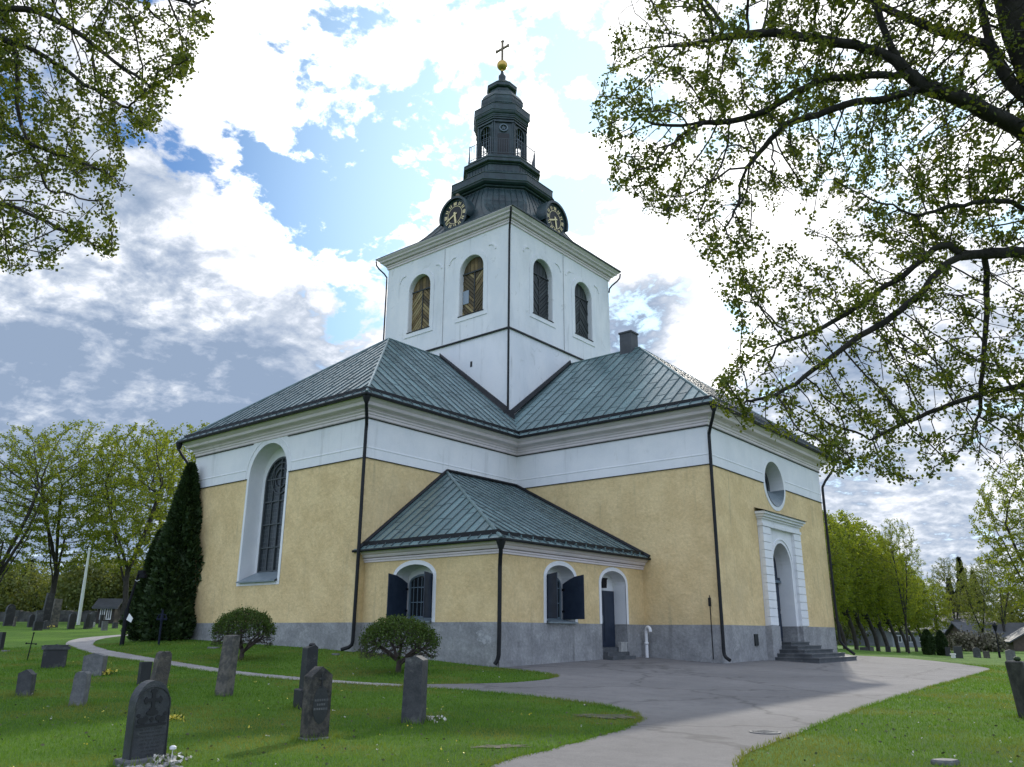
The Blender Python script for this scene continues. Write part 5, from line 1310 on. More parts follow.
bb2 = G(241, 660); d2 = depth(bb2); bush(bb2, 31*d2/FPX, hpx(d2, 52), hpx(d2, 52)*.48, 'rounded clipped bush on the lawn below the tall arched window', 42)

# ------------------------------------------------------------------ gravestones
GG = 'gravestones on the near lawn'; GF = 'gravestones in the far rows'
def stone(pxl, pxr, vt, vb, prof, thick, mat, label, rz=None, lean=0., tilt=0., d=None, name='gravestone', group=GG, base=None, extra=None, fac=1.):
    """profile in unit width x unit height; placed on the ground at the pixel foot"""
    uc = (pxl+pxr)/2
    b = G(uc, vb) if d is None else GD(uc, d)
    dd = depth(b); H = hpx(dd, vb-vt) if d is None else hpx(dd, vb-vt)
    rz = facing+.38 if rz is None else rz
    dlt = rz-facing; rz = rz-math.atan((uc-512)/FPX)
    W = (pxr-pxl)*dd/FPX*fac
    yaw_rel = abs(dlt); W = max(.12, (W-thick*math.sin(yaw_rel))/max(.3, math.cos(yaw_rel)))
    o = empty(name, b, rz); tag(o, label, 'gravestone', group)
    o.rotation_euler = (lean, tilt, rz)
    fr = lambda s, z, oo: (s, -oo, z)
    zb0 = -.12
    mb = MB(); pts = [(x*W/2, z*H if z > 0 else zb0) for x, z in prof]
    mb.slab(pts, [], fr, -thick/2, thick/2)
    so = mb.build('stone', mat, o)
    bv = so.modifiers.new('bevel', 'BEVEL'); bv.width = .012; bv.segments = 2; bv.limit_method = 'ANGLE'; bv.angle_limit = math.radians(50)
    if base:
        bw, bh, bt, bm = base; bm_ = MB(); bm_.box((-W/2-bw, -thick/2-bt, -.1), (W/2+bw, thick/2+bt, bh)); bo = bm_.build('base', bm, o)
        v2 = bo.modifiers.new('bevel', 'BEVEL'); v2.width = .015; v2.segments = 2
    if extra: extra(o, W, H, thick, fr)
    return o
RECT = [(-1, 0), (1, 0), (1, 1), (-1, 1)]
PEAK = [(-1, 0), (1, 0), (1, .88), (0, 1), (-1, .86)]
TAPER = [(-1, 0), (1, 0), (.82, 1), (-.82, 1)]
def roundtop(k=.72, n=10): return [(-1, 0), (1, 0), (1, k)]+[(math.cos(PI*i/n), k+(1-k)*math.sin(PI*i/n)) for i in range(1, n)]+[(-1, k)]
ROUGH = [(-1, 0), (1, 0), (.98, .3), (1.02, .55), (.95, .8), (.88, .93), (.55, 1.), (.1, .97), (-.35, .99), (-.75, .93), (-.9, .75), (-.86, .5), (-.97, .25)]
def inscr(mb, fr, x0_, x1_, z, h_, thick, r):
    x = x0_
    while x < x1_:
        w_ = h_*r.uniform(.35, .75)
        if r.random() < .82:
            mb.slab([(x, z), (x+w_*.3, z), (x+w_*.3, z+h_), (x, z+h_)], [], fr, thick/2-.002, thick/2+.002)
            if r.random() < .7: mb.slab([(x+w_*.3, z+h_*(.4 if r.random() < .5 else .8)), (x+w_, z+h_*.4), (x+w_, z+h_*.6), (x+w_*.3, z+h_)], [], fr, thick/2-.002, thick/2+.002)
        x += w_*1.35
def big_extra(o, W, H, t, fr):
    r = random.Random(4)
    panel = MB(); k = .905; zc = H*.70; R_ = W*.455
    pp = [(-W*.45, H*.03), (W*.45, H*.03), (W*.45, H*.60)]+[(R_*math.cos(a), zc+R_*.98*math.sin(a)) for a in np.linspace(-.25, PI+.25, 22)]+[(-W*.45, H*.60)]
    rim = [(x*1.06, zc*.0+z if z < H*.62 else zc+(z-zc)*1.06) for x, z in pp]
    panel.slab(rim, [pp], fr, t/2-.003, t/2+.012); panel.build('rim', M['granite_black'], o)
    em = MB(); c = (0, H*.765); L = W*.25; w_ = W*.045
    for i in range(4):
        a = i*PI/2; ca, sa = math.cos(a), math.sin(a); rot = lambda x, z: (c[0]+x*ca-z*sa, c[1]+x*sa+z*ca)
        sc2 = 1.15 if i in (1, 3) else 1.
        arm = [(0, -w_), (L*.62*sc2, -w_), (L*.74*sc2, -w_*2.1), (L*.86*sc2, -w_*1.7), (L*1.02*sc2, 0), (L*.86*sc2, w_*1.7), (L*.74*sc2, w_*2.1), (L*.62*sc2, w_), (0, w_)]
        em.slab([rot(*p) for p in arm], [], fr, t/2-.003, t/2+.010+.001*i)
    # scrolls and foliage below the cross
    em.slab([(-W*.40, H*.455), (W*.40, H*.455), (W*.40, H*.485), (-W*.40, H*.485)], [], fr, t/2-.003, t/2+.010)
    for sx in (-1, 1):
        for (xx, zz, rr_) in ((.30, .53, .075), (.36, .59, .05), (.17, .545, .07), (.23, .50, .05)):
            em.slab([(sx*W*xx+W*rr_*math.cos(q), H*zz+W*rr_*math.sin(q)) for q in np.linspace(0, 2*PI, 12)[:-1]], [], fr, t/2-.003, t/2+.009+rr_*.02)
    em.slab([(W*.16*math.cos(q), H*.615+W*.07*math.sin(q)) for q in np.linspace(0, 2*PI, 14)[:-1]], [], fr, t/2-.003, t/2+.0117)
    em.slab([(-W*.06, H*.535), (0, H*.50), (W*.06, H*.535), (0, H*.56)], [], fr, t/2-.003, t/2+.0123)
    em.build('emblem', M['granite_ink'], o)
    tx = MB()
    for i in range(9):
        z = H*(.41-i*.043); half = W*(.30, .28, .42, .22, .26, .25, .24, .08, .24)[i]; inscr(tx, fr, -half, half, z, H*.020, t, r)
    tx.build('inscription', M['goldworn'], o)
M['granite_ink'] = pmat('blackened_relief', (.010, .011, .013), None, rough=.6)
M['goldworn'] = pmat('worn_lettering', (.018, .018, .018), (.03, .03, .03), 9., .6)
def oval_extra(o, W, H, t, fr):
    r = random.Random(9); pm = MB(); pm.slab([(W*.36*math.cos(q), H*.47+H*.26*math.sin(q)) for q in np.linspace(0, 2*PI, 26)[:-1]], [], fr, t/2-.003, t/2+.008); pm.build('oval_plaque', M['granite_black'], o)
    cm = MB(); cm.slab([(-W*.04, H*.70), (W*.04, H*.70), (W*.04, H*.92), (-W*.04, H*.92)], [], fr, t/2-.003, t/2+.014); cm.slab([(-W*.15, H*.81), (W*.15, H*.81), (W*.15, H*.845), (-W*.15, H*.845)], [], fr, t/2-.003, t/2+.017)
    cm.build('carved_cross', M['granite_dark'], o)
    tx = MB()
    for i, hw_ in enumerate((.30, .18, .32)): inscr2 = [tx.slab([(x, H*(.52-i*.06)), (x+W*.05, H*(.52-i*.06)), (x+W*.05, H*(.55-i*.06)), (x, H*(.55-i*.06))], [], fr, t/2, t/2+.011) for x in np.arange(-W*hw_, W*hw_, W*.085)]
    tx.build('inscription', M['granite_light'], o)
big = stone(119, 168, 681.5, 764, [(-1, 0), (1, 0), (.93, .70)]+[(.93*math.cos(PI*i/14), .70+.30*math.sin(PI*i/14)) for i in range(1, 14)]+[(-.93, .70)], .19, M['granite_face'], 'big round topped dark stone with a raised cross emblem, nearest to the camera', rz=facing+.42, base=(.07, .085, .08, M['granite_light']), extra=big_extra, name='round_top_gravestone', tilt=-.03, fac=.84)
stone(298, 330, 667, 739, PEAK, .24, M['limestone_dark'], 'brown weathered stone with pointed top, small cross and black oval plaque', rz=facing+.50, base=(.02, .03, .03, M['granite_light']), extra=oval_extra, name='pointed_gravestone', fac=.88)
def obel_base(o, W, H, t, fr):
    m = MB(); m.box((-W*.62, -t*.7, -.1), (W*.62, t*.7, H*.30)); q = m.build('plinth_block', M['granite_dark'], o); q.modifiers.new('bevel', 'BEVEL').width = .02
    m = MB(); m.sphere((W*.1, 0, H*1.0), W*.22, 8, 6, .6); m.build('broken_top', M['granite_dark'], o)
stone(294, 318, 645, 708, [(-.8, 0), (.8, 0), (.66, .96), (.3, 1.), (-.2, .97), (-.66, .95)], .30, M['granite_dark'], 'slim dark obelisk on a square block, just behind the pointed brown stone', rz=facing+.35, extra=obel_base, name='obelisk_gravestone', fac=.86)
stone(399, 427.5, 656, 723, [(-1, 0), (1, 0), (.93, .94), (.15, 1.), (-.93, .955)], .26, M['granite'], 'plain upright grey stone slab in front of the annexe bush', rz=facing-.42, name='slab_gravestone', tilt=.02, fac=.87)
stone(211, 236, 634.5, 696, [(-1, 0), (1, 0), (.76, .93), (.70, 1.), (-.72, .975), (-.80, .92)], .34, M['limestone'], 'tall narrow weathered pillar stone with sloping top and brown side', rz=facing+.75, name='pillar_gravestone', tilt=.06, fac=.72)
stone(146, 167, 651, 692, ROUGH, .26, M['granite_brown'], 'rough lichened standing stone behind the big round topped stone', rz=facing+.35, name='standing_stone', tilt=.07, fac=.82)
stone(137, 149, 662, 685, RECT, .16, M['granite_dark'], 'small plain dark stone against the rough standing stone', rz=facing+.4, name='small_gravestone')
stone(82, 104, 653, 676, PEAK, .34, M['granite_light'], 'light grey stone with sloping peak and yellow flowers at its foot', rz=facing-.40, name='peaked_gravestone')
def scroll_top(o, W, H, t, fr):
    m = MB(); m.slab([(-W*.58, H*.80), (W*.58, H*.80), (W*.60, H*.93), (W*.30, H*.92), (0, H*1.03), (-W*.30, H*.92), (-W*.60, H*.98)], [], fr, -t*.62, t*.62); q = m.build('moulded_top', M['granite'], o); q.modifiers.new('bevel', 'BEVEL').width = .02
stone(41, 65, 645, 668, RECT, .30, M['granite_dark'], 'dark broad stone with a wider curved top moulding by the gravel path', rz=facing-.1, name='moulded_gravestone', extra=scroll_top, fac=.92)
stone(67, 88, 671.5, 705.5, ROUGH, .22, M['granite_light'], 'leaning grey stone with rough hewn right edge', rz=facing-.45, name='rough_gravestone', tilt=.02, fac=.80)
stone(14.5, 34, 669.5, 696, [(-1, 0), (1, 0), (1, .80), (.1, 1.), (-1, .86)], .26, M['granite'], 'low grey stone with peaked top, leftmost on the near lawn', rz=facing-.40, name='low_gravestone', tilt=-.02, fac=.85)
stone(-3, 2.6, 618, 636.5, RECT, .3, M['granite_dark'], 'dark stone cut by the left edge of the photo', d=38, name='gravestone')
stone(177, 188.5, 628, 643, [(-.8, 0), (.8, 0), (.7, .9), (.3, 1), (-.6, .96), (-.8, .7)], .28, M['granite'], 'small rough grey stone on a base beside the cypress', d=43, base=(.10, .10, .1, M['concrete']), name='small_gravestone')
stone(260, 265.5, 629, 651, RECT, .14, M['granite_dark'], 'narrow dark post stone behind the bush at the church wall', d=37, name='post_stone', group=GG)
far = [(3, 12, 598, 620, 62, roundtop(), 'granite_dark', 'large round topped stone near the wall, at the left edge'), (39, 48, 588, 624, 58, TAPER, 'granite_dark', 'tallest dark obelisk in front of the lime trunk'), (34, 41, 603, 622, 57, RECT, 'granite', 'grey stone against the foot of the tallest obelisk'),
       (32.5, 41.5, 621, 630, 55, RECT, 'granite_dark', 'low black block in front of the tallest obelisk'), (48, 57, 592, 621, 60, TAPER, 'limestone', 'tall pale brown stone right of the tallest obelisk'), (27, 33, 612, 625, 60, roundtop(), 'granite_dark', 'small dark stone left of the tallest obelisk'),
       (42, 49, 619, 628, 57, PEAK, 'granite', 'low grey stone with flowers between obelisk and pale stone'), (67, 74, 609, 625, 58, roundtop(.8), 'granite_black', 'leaning black stone before the white flagpole'), (83, 88, 611, 626, 58, TAPER, 'granite_dark', 'narrow dark stone right of the flagpole'), (86.5, 92, 607, 624, 59, PEAK, 'granite', 'taller blue grey stone right of the flagpole'),
       (101, 107, 619, 628.5, 56, RECT, 'granite_light', 'low pale stone in front of the little shed'), (112, 117.5, 618, 624, 60, RECT, 'granite', 'low stone at the foot of the forked lime'), (91, 94.5, 619, 624, 62, roundtop(), 'concrete', 'tiny white stone between the dark ones'), (12.5, 15, 612, 622, 61, RECT, 'granite_brown', 'thin brown stone by the large round topped one'), (98, 102, 611, 624, 61, RECT, 'granite_dark', 'upright dark stone just left of the low pale one')]
for l, r_, vt, vb, d_, pf, mt, lb in far:
    b0 = GD((l+r_)/2, d_); v0 = 383.5-FPX*((b0-CAM)@CU)/depth(b0)
    stone(l, r_, v0-(vb-vt), v0, pf, .3, M[mt], lb, rz=facing+.3, d=d_, group=GF, tilt=random.uniform(-.03, .06))
rfar = [(955, 963, 648, 660, 58, RECT, 'granite_black', 'black stone on the far lawn beside a small white lantern'), (974, 981, 647, 657.5, 66, roundtop(), 'granite', 'grey round topped stone under the bare tree'), (1007, 1016, 647, 659, 56, PEAK, 'granite_light', 'pale grey stone near the street lamp'), (984, 990, 650, 657, 66, RECT, 'granite_brown', 'brown low stone between the grey and the pale one'),
        (860, 868, 648, 652, 76, RECT, 'granite', 'low grey stone under the lime row'), (868, 874, 647, 652, 78, RECT, 'granite_light', 'pale low stone under the lime row'), (946, 951, 646, 655, 66, RECT, 'granite_dark', 'dark stone right of the columnar conifers'), (886, 891, 645, 652, 79, PEAK, 'granite_dark', 'dark pointed stone under the lime row')]
for l, r_, vt, vb, d_, pf, mt, lb in rfar:
    b0 = GD((l+r_)/2, d_); v0 = 383.5-FPX*((b0-CAM)@CU)/depth(b0)
    stone(l, r_, v0-(vb-vt), v0, pf, .3, M[mt], lb, rz=facing+.1, d=d_, group=GF)
lw_ = GD(953.5, 57); m = MB(); m.box((-.12, -.12, 0), (.12, .12, .22)); m.box((-.16, -.16, .22), (.16, .16, .30)); tag(m.build('grave_lantern', M['whitepaint'], None, loc=lw_), 'small white grave lantern beside the black stone on the far lawn', 'lantern')

# grave bed of pebbles before the big stone
bp = G(146, 764); r_ = np.random.default_rng(3); m = MB()
fx, fy = math.sin(facing+.42), -math.cos(facing+.42)
for i in range(150):
    a, bq = r_.uniform(.12, .95), r_.uniform(-.36, .40); x = bp[0]+fx*a-fy*bq; y = bp[1]+fy*a+fx*bq; s = r_.uniform(.018, .045); m.sphere((x, y, H1(x, y)+s*.5), s, 6, 4, .7)
kind(m.build('pebbles', M['pebble']), 'stuff')
def flowers(c, n, rad, mat, label, seed, hgt=.10, stem=True):
    g = np.random.default_rng(seed); o = empty('flower_cluster', (c[0], c[1], c[2])); tag(o, label, 'flowers')
    C = np.c_[g.normal(0, rad, n), g.normal(0, rad, n), g.uniform(hgt*.4, hgt, n)]
    fast_obj('petals', leaf_quads(C, .055, .015, 5, seed, aspect=.9), 4, mat, o); fast_obj('leaves', leaf_quads(C*np.array([1, 1, .5]), .09, .03, 4, seed+1, aspect=.3), 4, M['leaf_bush'], o); return o
flowers(G(107, 675.5), 22, .11, M['yellowflower'], 'yellow flowers at the foot of the light grey peaked stone', 1, .16)
flowers(G(172, 719.5), 12, .12, M['yellowflower'], 'sparse yellow flowers in the grass behind the big round topped stone', 2, .06)
flowers(G(431, 721.5), 14, .12, M['whiteflower'], 'pale flowers lying at the foot of the plain grey slab', 3, .07)
flowers(G(172, 764), 12, .14, M['whiteflower'], 'white flowers on the pebble bed of the big stone', 5, .10)
flowers(GD(50, 57), 8, .15, M['yellowflower'], 'yellow flowers at the low grey stone in the far row', 6, .3)
c = G(171, 764); m = MB(); m.tube([(0, 0, 0), (0, 0, .17)], .006, 6); m.lathe([(.03, .165), (.042, .175), (.042, .20), (.02, .215)], (0, 0, 0), 12); tag(m.build('grave_light', M['whitepaint'], None, loc=c), 'small white grave light on a thin stem beside the big stone', 'grave light')
for uv, s, lb in (((213, 648.3), .30, 'flat pale stone lying in the grass under the bush'), ((945, 764.5), .22, 'flat grey stone in the grass at the bottom right of the photo'), ((5, 651.5), .22, 'flat pale stone lying in the grass near the left edge'), ((336, 655), .16, 'flat stone lying in the grass between bush and church')):
    c = G(*uv); m = MB(); n = 9; rr = [s*random.uniform(.75, 1.1) for _ in range(n)]
    m.rings([[(rr[i]*k*math.cos(2*PI*i/n), rr[i]*.6*k*math.sin(2*PI*i/n), z) for i in range(n)] for k, z in ((1, -.04), (1, .035), (.9, .06))]); o = m.build('flat_stone', M['granite_light'], None, loc=c); o.rotation_euler = (0, 0, facing); tag(o, lb, 'stone', 'flat stones in the grass')

# ------------------------------------------------------------------ street furniture and small things
# thin iron cross
b = G(27, 661); dd = depth(b); H = hpx(dd, 28); m = MB(); m.tube([(0, 0, -.1), (0, 0, H)], .022, 6); m.tube([(-H*.17, 0, H*.62), (H*.17, 0, H*.62)], .020, 6)
for p in ((-H*.17, H*.62), (H*.17, H*.62), (0, H)): m.sphere((p[0], 0, p[1]), .038, 8, 6)
o = m.build('iron_cross', M['iron'], None, loc=b); o.rotation_euler = (0, .07, facing+.2); tag(o, 'thin leaning iron grave cross on the lawn left of the gravel path', 'grave cross')
b = GD(158.5, 37.5); dd = depth(b); H = hpx(dd, 36); m = MB(); m.tube([(0, 0, -.1), (0, 0, H)], .05, 6); m.tube([(-.24, 0, H*.72), (.24, 0, H*.72)], .045, 6); m.lathe([(.05, H*.62), (.09, H*.72), (.06, H*.86), (.02, H)], (0, 0, 0), 10)
for sx in (-1, 1): m.tube([(sx*.24, 0, H*.72), (sx*.16, 0, H*.84), (0, 0, H*.88)], .03, 5)
o = m.build('iron_cross', M['blueiron'], None, loc=b); o.rotation_euler = (0, 0, facing); tag(o, 'blue black iron grave cross in front of the dark cypress', 'grave cross')
# lamp post with two heads and a small sign
b = GD(121.5, 38); dd = depth(b); H = hpx(dd, 74)
lp = empty('lamp_post', b, facing); tag(lp, 'black post with floodlights and a small white sign beside the gravel path', 'lamp post')
m = MB(); m.tube([(0, 0, -.1), (.03, 0, 1.7)], .11, 8); m.tube([(.03, 0, 1.7), (.34, 0, H)], [.075, .055], 8); m.build('post', M['iron'], lp)
for x, z in ((.50, H+.03), (.58, H-.12)):
    m = MB(); m.box((x-.14, -.16, z-.10), (x+.14, .10, z+.10)); m.box((x-.11, -.18, z-.08), (x+.11, -.16, z+.08)); m.tube([(.34, 0, H-.05), (x, 0, z)], .02, 5); m.build('floodlight', M['iron'], lp)
m = MB(); m.tube([(.30, -.2, H-.32), (.40, -.2, H-.38), (.52, -.2, H-.32)], .012, 5); m.build('bracket', M['whitepaint'], lp)
m = MB(); m.slab([(.12, 1.18), (.36, 1.05), (.42, 1.25), (.22, 1.47)], [], lambda s, z, oo: (s, -.14-oo, z), -.01, .012); m.build('sign_plate', M['whitepaint'], lp)
# flagpole leaning between the trunks
a = GD(78, 66); t_ = P3(89.5, 549, 66); m = MB(); dv_ = np.array(t_)-a; m.tube([-dv_*.03, dv_*.5, dv_], [.15, .13, .08], 8); m.sphere(dv_, .11, 8, 6); tag(m.build('flagpole', M['whitepaint'], None, loc=a), 'leaning white pole standing between the lime trunks', 'pole')
# low dark stone wall behind the graves
m = MB(); wp = [GD(u, 76) for u in (-60, -20, 20, 60, 95, 130, 170)]
for p, q in zip(wp[:-1], wp[1:]):
    n = 6
    for i in range(n):
        s = p+(q-p)*i/n; e = p+(q-p)*(i+.97)/n; h_ = random.uniform(.85, 1.05); nn = np.array([-(q-p)[1], (q-p)[0], 0]); nn = nn/np.linalg.norm(nn)*.25
        m.rings([[s-nn, e-nn, e+nn, s+nn], [s-nn+np.array([0, 0, h_]), e-nn+np.array([0, 0, h_*random.uniform(.95, 1.05)]), e+nn+np.array([0, 0, h_]), s+nn+np.array([0, 0, h_])]])
tag(m.build('graveyard_wall', M['fieldstone']), 'low dark dry stone wall along the back of the graveyard', 'wall')
# little shed with two white windows
def house(name, base, rz, w, dp, hw_, hr, wallm, roofm, label, cat, wins=(), door=None, wm='whitepaint', over=.35, frames=.07, group=None):
    o = empty(name, base, rz); tag(o, label, cat, group)
    m = MB(); m.box((-w/2, -dp/2, -.4), (w/2, dp/2, hw_))
    for s in (-1, 1): m.add([(s*w/2, -dp/2, hw_), (s*w/2, dp/2, hw_), (s*w/2, 0, hr)], [(0, 1, 2)])
    m.build('wall', wallm, o)
    m = MB(); k = (hr-hw_)/(dp/2); zo = hw_-over*k
    for s in (-1, 1):
        m.add([(-w/2-over, s*(dp/2+over), zo+.06), (w/2+over, s*(dp/2+over), zo+.06), (w/2+over, 0, hr+.06), (-w/2-over, 0, hr+.06), (-w/2-over, s*(dp/2+over), zo-.12), (w/2+over, s*(dp/2+over), zo-.12), (w/2+over, 0, hr-.12), (-w/2-over, 0, hr-.12)], [(0, 1, 2, 3), (7, 6, 5, 4), (0, 4, 5, 1), (0, 3, 7, 4), (1, 5, 6, 2)])
    m.build('roof', roofm, o)
    fr = lambda s, z, oo: (s, -dp/2-oo, z)
    for (x, z, ww, wh) in wins:
        m = MB(); m.slab([(x-ww/2, z), (x+ww/2, z), (x+ww/2, z+wh), (x-ww/2, z+wh)], [[(x-ww/2+frames, z+frames), (x+ww/2-frames, z+frames), (x+ww/2-frames, z+wh-frames), (x-ww/2+frames, z+wh-frames)]], fr, -.02, .05); m.slab([(x-.02, z+frames), (x+.02, z+frames), (x+.02, z+wh-frames), (x-.02, z+wh-frames)], [], fr, 0, .04)
        wo = m.build('window', M[wm], o); g = MB(); g.poly([(x-ww/2+.02, z+.02), (x+ww/2-.02, z+.02), (x+ww/2-.02, z+wh-.02), (x-ww/2+.02, z+wh-.02)], [], fr, .015); g.build('pane', M['glass'], wo)
    if door:
        x, ww, wh = door; m = MB(); m.slab([(x-ww/2, 0), (x+ww/2, 0), (x+ww/2, wh), (x-ww/2, wh)], [], fr, -.02, .04); m.build('door', M['darkwood'], o)
    return o
b = GD(107.5, 71); house('shed', b, facing+.1, 1.45, 1.5, 1.55, 2.05, M['darkwood'], M['slate'], 'little black shed with two white framed windows behind the graves', 'shed', ((-.26, .3, .42, 1.15), (.28, .3, .42, 1.15)))
b = GD(962, 132); house('house', b, facing-.15, 7.5, 8, 3.9, 5.4, M['greywall'], M['slate'], 'pale house with dark roof and row of white windows beyond the far lawn', 'house', [(-2.8+i*1.4, 2.5, .95, 1.1) for i in range(5)], over=.5, group='houses beyond the far lawn')
b = GD(1000, 122); house('barn', b, facing+.03, 12.5, 7, 1.5, 3.7, M['brownwood'], M['slate'], 'long low brown building under a broad dark roof behind the street lamp', 'barn', [(-3.2, .5, 1.1, .7), (3., .5, 1.1, .7)], (0, 1.8, 1.3), over=.6, group='houses beyond the far lawn')
b = GD(1034, 104); house('barn', b, facing+PI/2-.35, 6, 5.5, 1.4, 3.0, M['brownwood'], M['slate'], 'brown gabled outbuilding at the right edge beyond the pale stone', 'barn', [(1.5, .5, .9, .7)], (-.5, 1.2, 1.3), over=.5, group='houses beyond the far lawn')
b = GD(905, 128); house('house', b, facing+.1, 8, 7, 2.3, 3.6, M['housegrey'], M['slate'], 'low grey house glimpsed through the leaning lime trunks', 'house', [(-3+i*2., .7, 1.1, 1.0) for i in range(4)], over=.4, group='houses beyond the far lawn')
b = GD(858, 132); house('house', b, facing-.1, 6, 7, 3.6, 5.2, M['housegrey'], M['slate'], 'grey two storey house glimpsed beside the church corner', 'house', [(-2+i*2., 2.0, 1.0, 1.2) for i in range(3)], over=.4, group='houses beyond the far lawn')
# street lamp
b = GD(1000, 70); dd = depth(b); H = 2.75; sl = empty('street_lamp', b, facing); tag(sl, 'black lantern street lamp on the far lawn near the pale stone', 'street lamp')
m = MB(); m.lathe([(.10, -.1), (.10, .5), (.05, .6), (.045, H-.55), (.08, H-.5)], (0, 0, 0), 8); m.build('post', M['iron'], sl)
m = MB(); m.lathe([(.10, H-.5), (.22, H-.08), (.26, H-.06), (.05, H+.12), (.02, H+.25)], (0, 0, 0), 6); m.build('lantern', M['iron'], sl)
# weathered wooden post at the right edge
b = G(1029, 718); dd = depth(b); H = hpx(dd, 57); m = MB(); w_ = .16
tv = np.array(P3(1014.5, 661, dd))-b
m.rings([[(x+tv[0]*k, y+tv[1]*k, z) for x, y in ((-w_, -w_), (w_, -w_), (w_, w_), (-w_, w_))] for k, z in ((-.12, -.15), (.5, tv[2]*.5), (1, tv[2]))])
o = m.build('wooden_post', M['postwood'], None, loc=b); o.modifiers.new('bevel', 'BEVEL').width = .025; tag(o, 'thick leaning weathered wooden post in the grass at the right edge', 'post')
m = MB(); m.sphere((0, 0, .05), .07, 8, 6, .7); tag(m.build('moss_cushion', M['leaf_thuja'], None, loc=b+tv+np.array([CR[0]*.06, CR[1]*.06, -.01])), 'dark moss cushion growing on top of the wooden post', 'moss')
# manhole cover
b = G(765, 733); m = MB(); m.lathe([(.26, 0), (.26, .022), (.22, .022), (.22, .016), (.20, .016), (.20, .024), (.02, .024)], (0, 0, 0), 24)
for i in range(-2, 3): m.box((-.15, i*.06-.010, .02), (.15, i*.06+.010, .030))
o = m.build('manhole_cover', M['granite_light'], None, loc=b); o.rotation_euler = (0, 0, facing+.5); tag(o, 'pale round manhole cover in the asphalt yard', 'manhole cover')
# white vent pipe at the wall beside the annexe
p = np.array([7.72, -.40, H1(7.72, -.40)]); m = MB(); m.tube(smooth_line([(0, 0, -.1), (0, 0, .95), (0, 0, 1.18), (.12, -.06, 1.30), (.26, -.10, 1.22), (.28, -.11, 1.08)], 2), .075, 10); m.lathe([(.095, .55), (.095, .65)], (0, 0, 0), 10)
tag(m.build('vent_pipe', M['whitepaint'], None, loc=p, smooth=True), 'white goosenecked pipe at the wall beside the annexe door', 'pipe')
m = MB(); m.box((0, 0, 0), (.13, .50, .34)); m.box((-.01, -.02, .34), (.14, .52, .39)); o = m.build('stone_block', M['concrete'], None, loc=(AW+.05, -2.35, .88)); tag(o, 'pale block standing on the step of the annexe door', 'block')

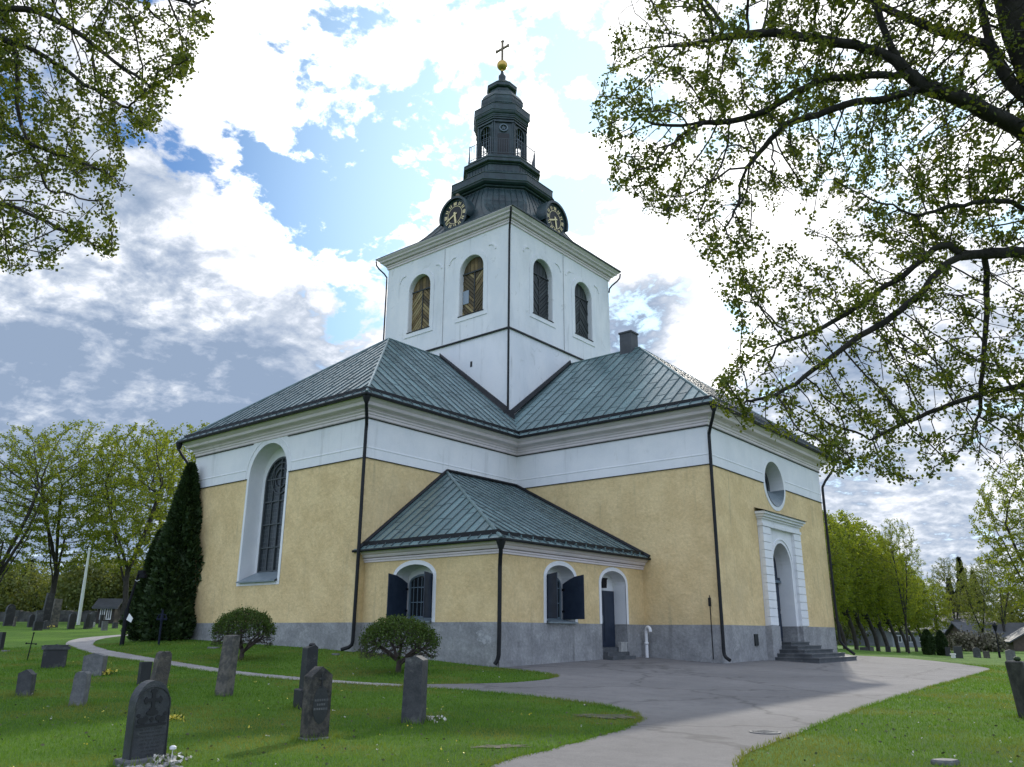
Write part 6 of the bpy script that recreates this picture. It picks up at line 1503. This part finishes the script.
# ------------------------------------------------------------------ grass blades and lawn flowers near the camera
def in_asphalt(x, y): return inside(ASPHALT, x, y) | inside(PATH, x, y) | ((inside(DIRT1, x, y) | inside(DIRT2, x, y)) & (np.sin(x*37.)*np.sin(y*41.) < .35))
def scatter(n, dmin, dmax, seed, wide=620):
    g = np.random.default_rng(seed); u = g.uniform(-wide, wide, n)+512; d = (g.uniform(dmin**.5, dmax**.5, n))**2
    x = CAM[0]+_f[0]*d+_r[0]*(u-512)/FPX*d; y = CAM[1]+_f[1]*d+_r[1]*(u-512)/FPX*d
    k = ~in_asphalt(x, y); k &= ~((x > -14) & (x < LE) & (y > 0)) & ~((x > -14.1) & (x < 0.1) & (y > -10.6)) & ~((x > 0) & (x < 7.5) & (y > -10.2))
    return x[k], y[k], d[k]
def blades():
    x, y, d = scatter(270000, 7.5, 42, 1)
    g = np.random.default_rng(2); n = len(x); z = HT(x, y)
    h_ = g.uniform(.025, .075, n)*np.clip(.7+d*.012, .7, 1.2); a = g.uniform(0, 2*PI, n); w = .0045*np.clip(d/9, 1, 3.2)
    lean = g.normal(0, .45, (n, 2))*h_[:, None]
    b0 = np.c_[x-np.cos(a)*w, y-np.sin(a)*w, z-.005]; b1 = np.c_[x+np.cos(a)*w, y+np.sin(a)*w, z-.005]; tp = np.c_[x+lean[:, 0], y+lean[:, 1], z+h_]
    ex_, ey_, eh_ = [], [], []
    for o in list(col.objects):
        if o.get('category') in ('gravestone', 'post', 'bush', 'grave cross', 'lamp post') and depth(o.location) < 48:
            for _ in range(150):
                a_ = g.uniform(0, 2*PI); r_2 = g.uniform(.10, .38); ex_.append(o.location.x+math.cos(a_)*r_2*1.2); ey_.append(o.location.y+math.sin(a_)*r_2*1.2); eh_.append(g.uniform(.06, .16))
    for E_, nrm in ((ASPHALT, 70), (PATH, 60)):
        for i in range(len(E_)):
            if depth((*E_[i], 0.)) > 40 or depth((*E_[i], 0.)) < 7: continue
            for _ in range(nrm):
                q_ = E_[i]+(E_[(i+1) % len(E_)]-E_[i])*g.random()+g.normal(0, .045, 2); ex_.append(q_[0]); ey_.append(q_[1]); eh_.append(g.uniform(.03, .09))
    x = np.r_[x, ex_]; y = np.r_[y, ey_]; z = HT(x, y); h_ = np.r_[h_, eh_]; n = len(x); d = np.r_[d, np.full(len(ex_), 14.)]
    a = g.uniform(0, 2*PI, n); w = .0045*np.clip(d/9, 1, 3.2); lean = g.normal(0, .45, (n, 2))*h_[:, None]
    b0 = np.c_[x-np.cos(a)*w, y-np.sin(a)*w, z-.005]; b1 = np.c_[x+np.cos(a)*w, y+np.sin(a)*w, z-.005]; tp = np.c_[x+lean[:, 0], y+lean[:, 1], z+h_]
    kind(fast_obj('grass', np.stack([b0, b1, tp], 1).reshape(-1, 3), 3, M['leaf_grass']), 'stuff')
    x, y, d = scatter(110, 8, 30, 5); g = np.random.default_rng(6); n = len(x)
    C = np.c_[x, y, HT(x, y)+.05]; kind(fast_obj('lawn_daisies', leaf_quads(C, .026, .006, 3, 7, .6, .9), 4, M['whiteflower']), 'stuff')
    x, y, d = scatter(200, 8, 45, 8); n = len(x); C = np.c_[x, y, HT(x, y)+.04]; kind(fast_obj('dandelions', leaf_quads(C, (.028), .008, 3, 9, .6, .9), 4, M['yellowflower']), 'stuff')
    x, y, d = scatter(1500, 8, 35, 12); C = np.c_[x, y, HT(x, y)+.03]; kind(fast_obj('fallen_leaves', leaf_quads(C, .055, .004, 1, 13, .9, .6), 4, M['soil']), 'stuff')
blades()
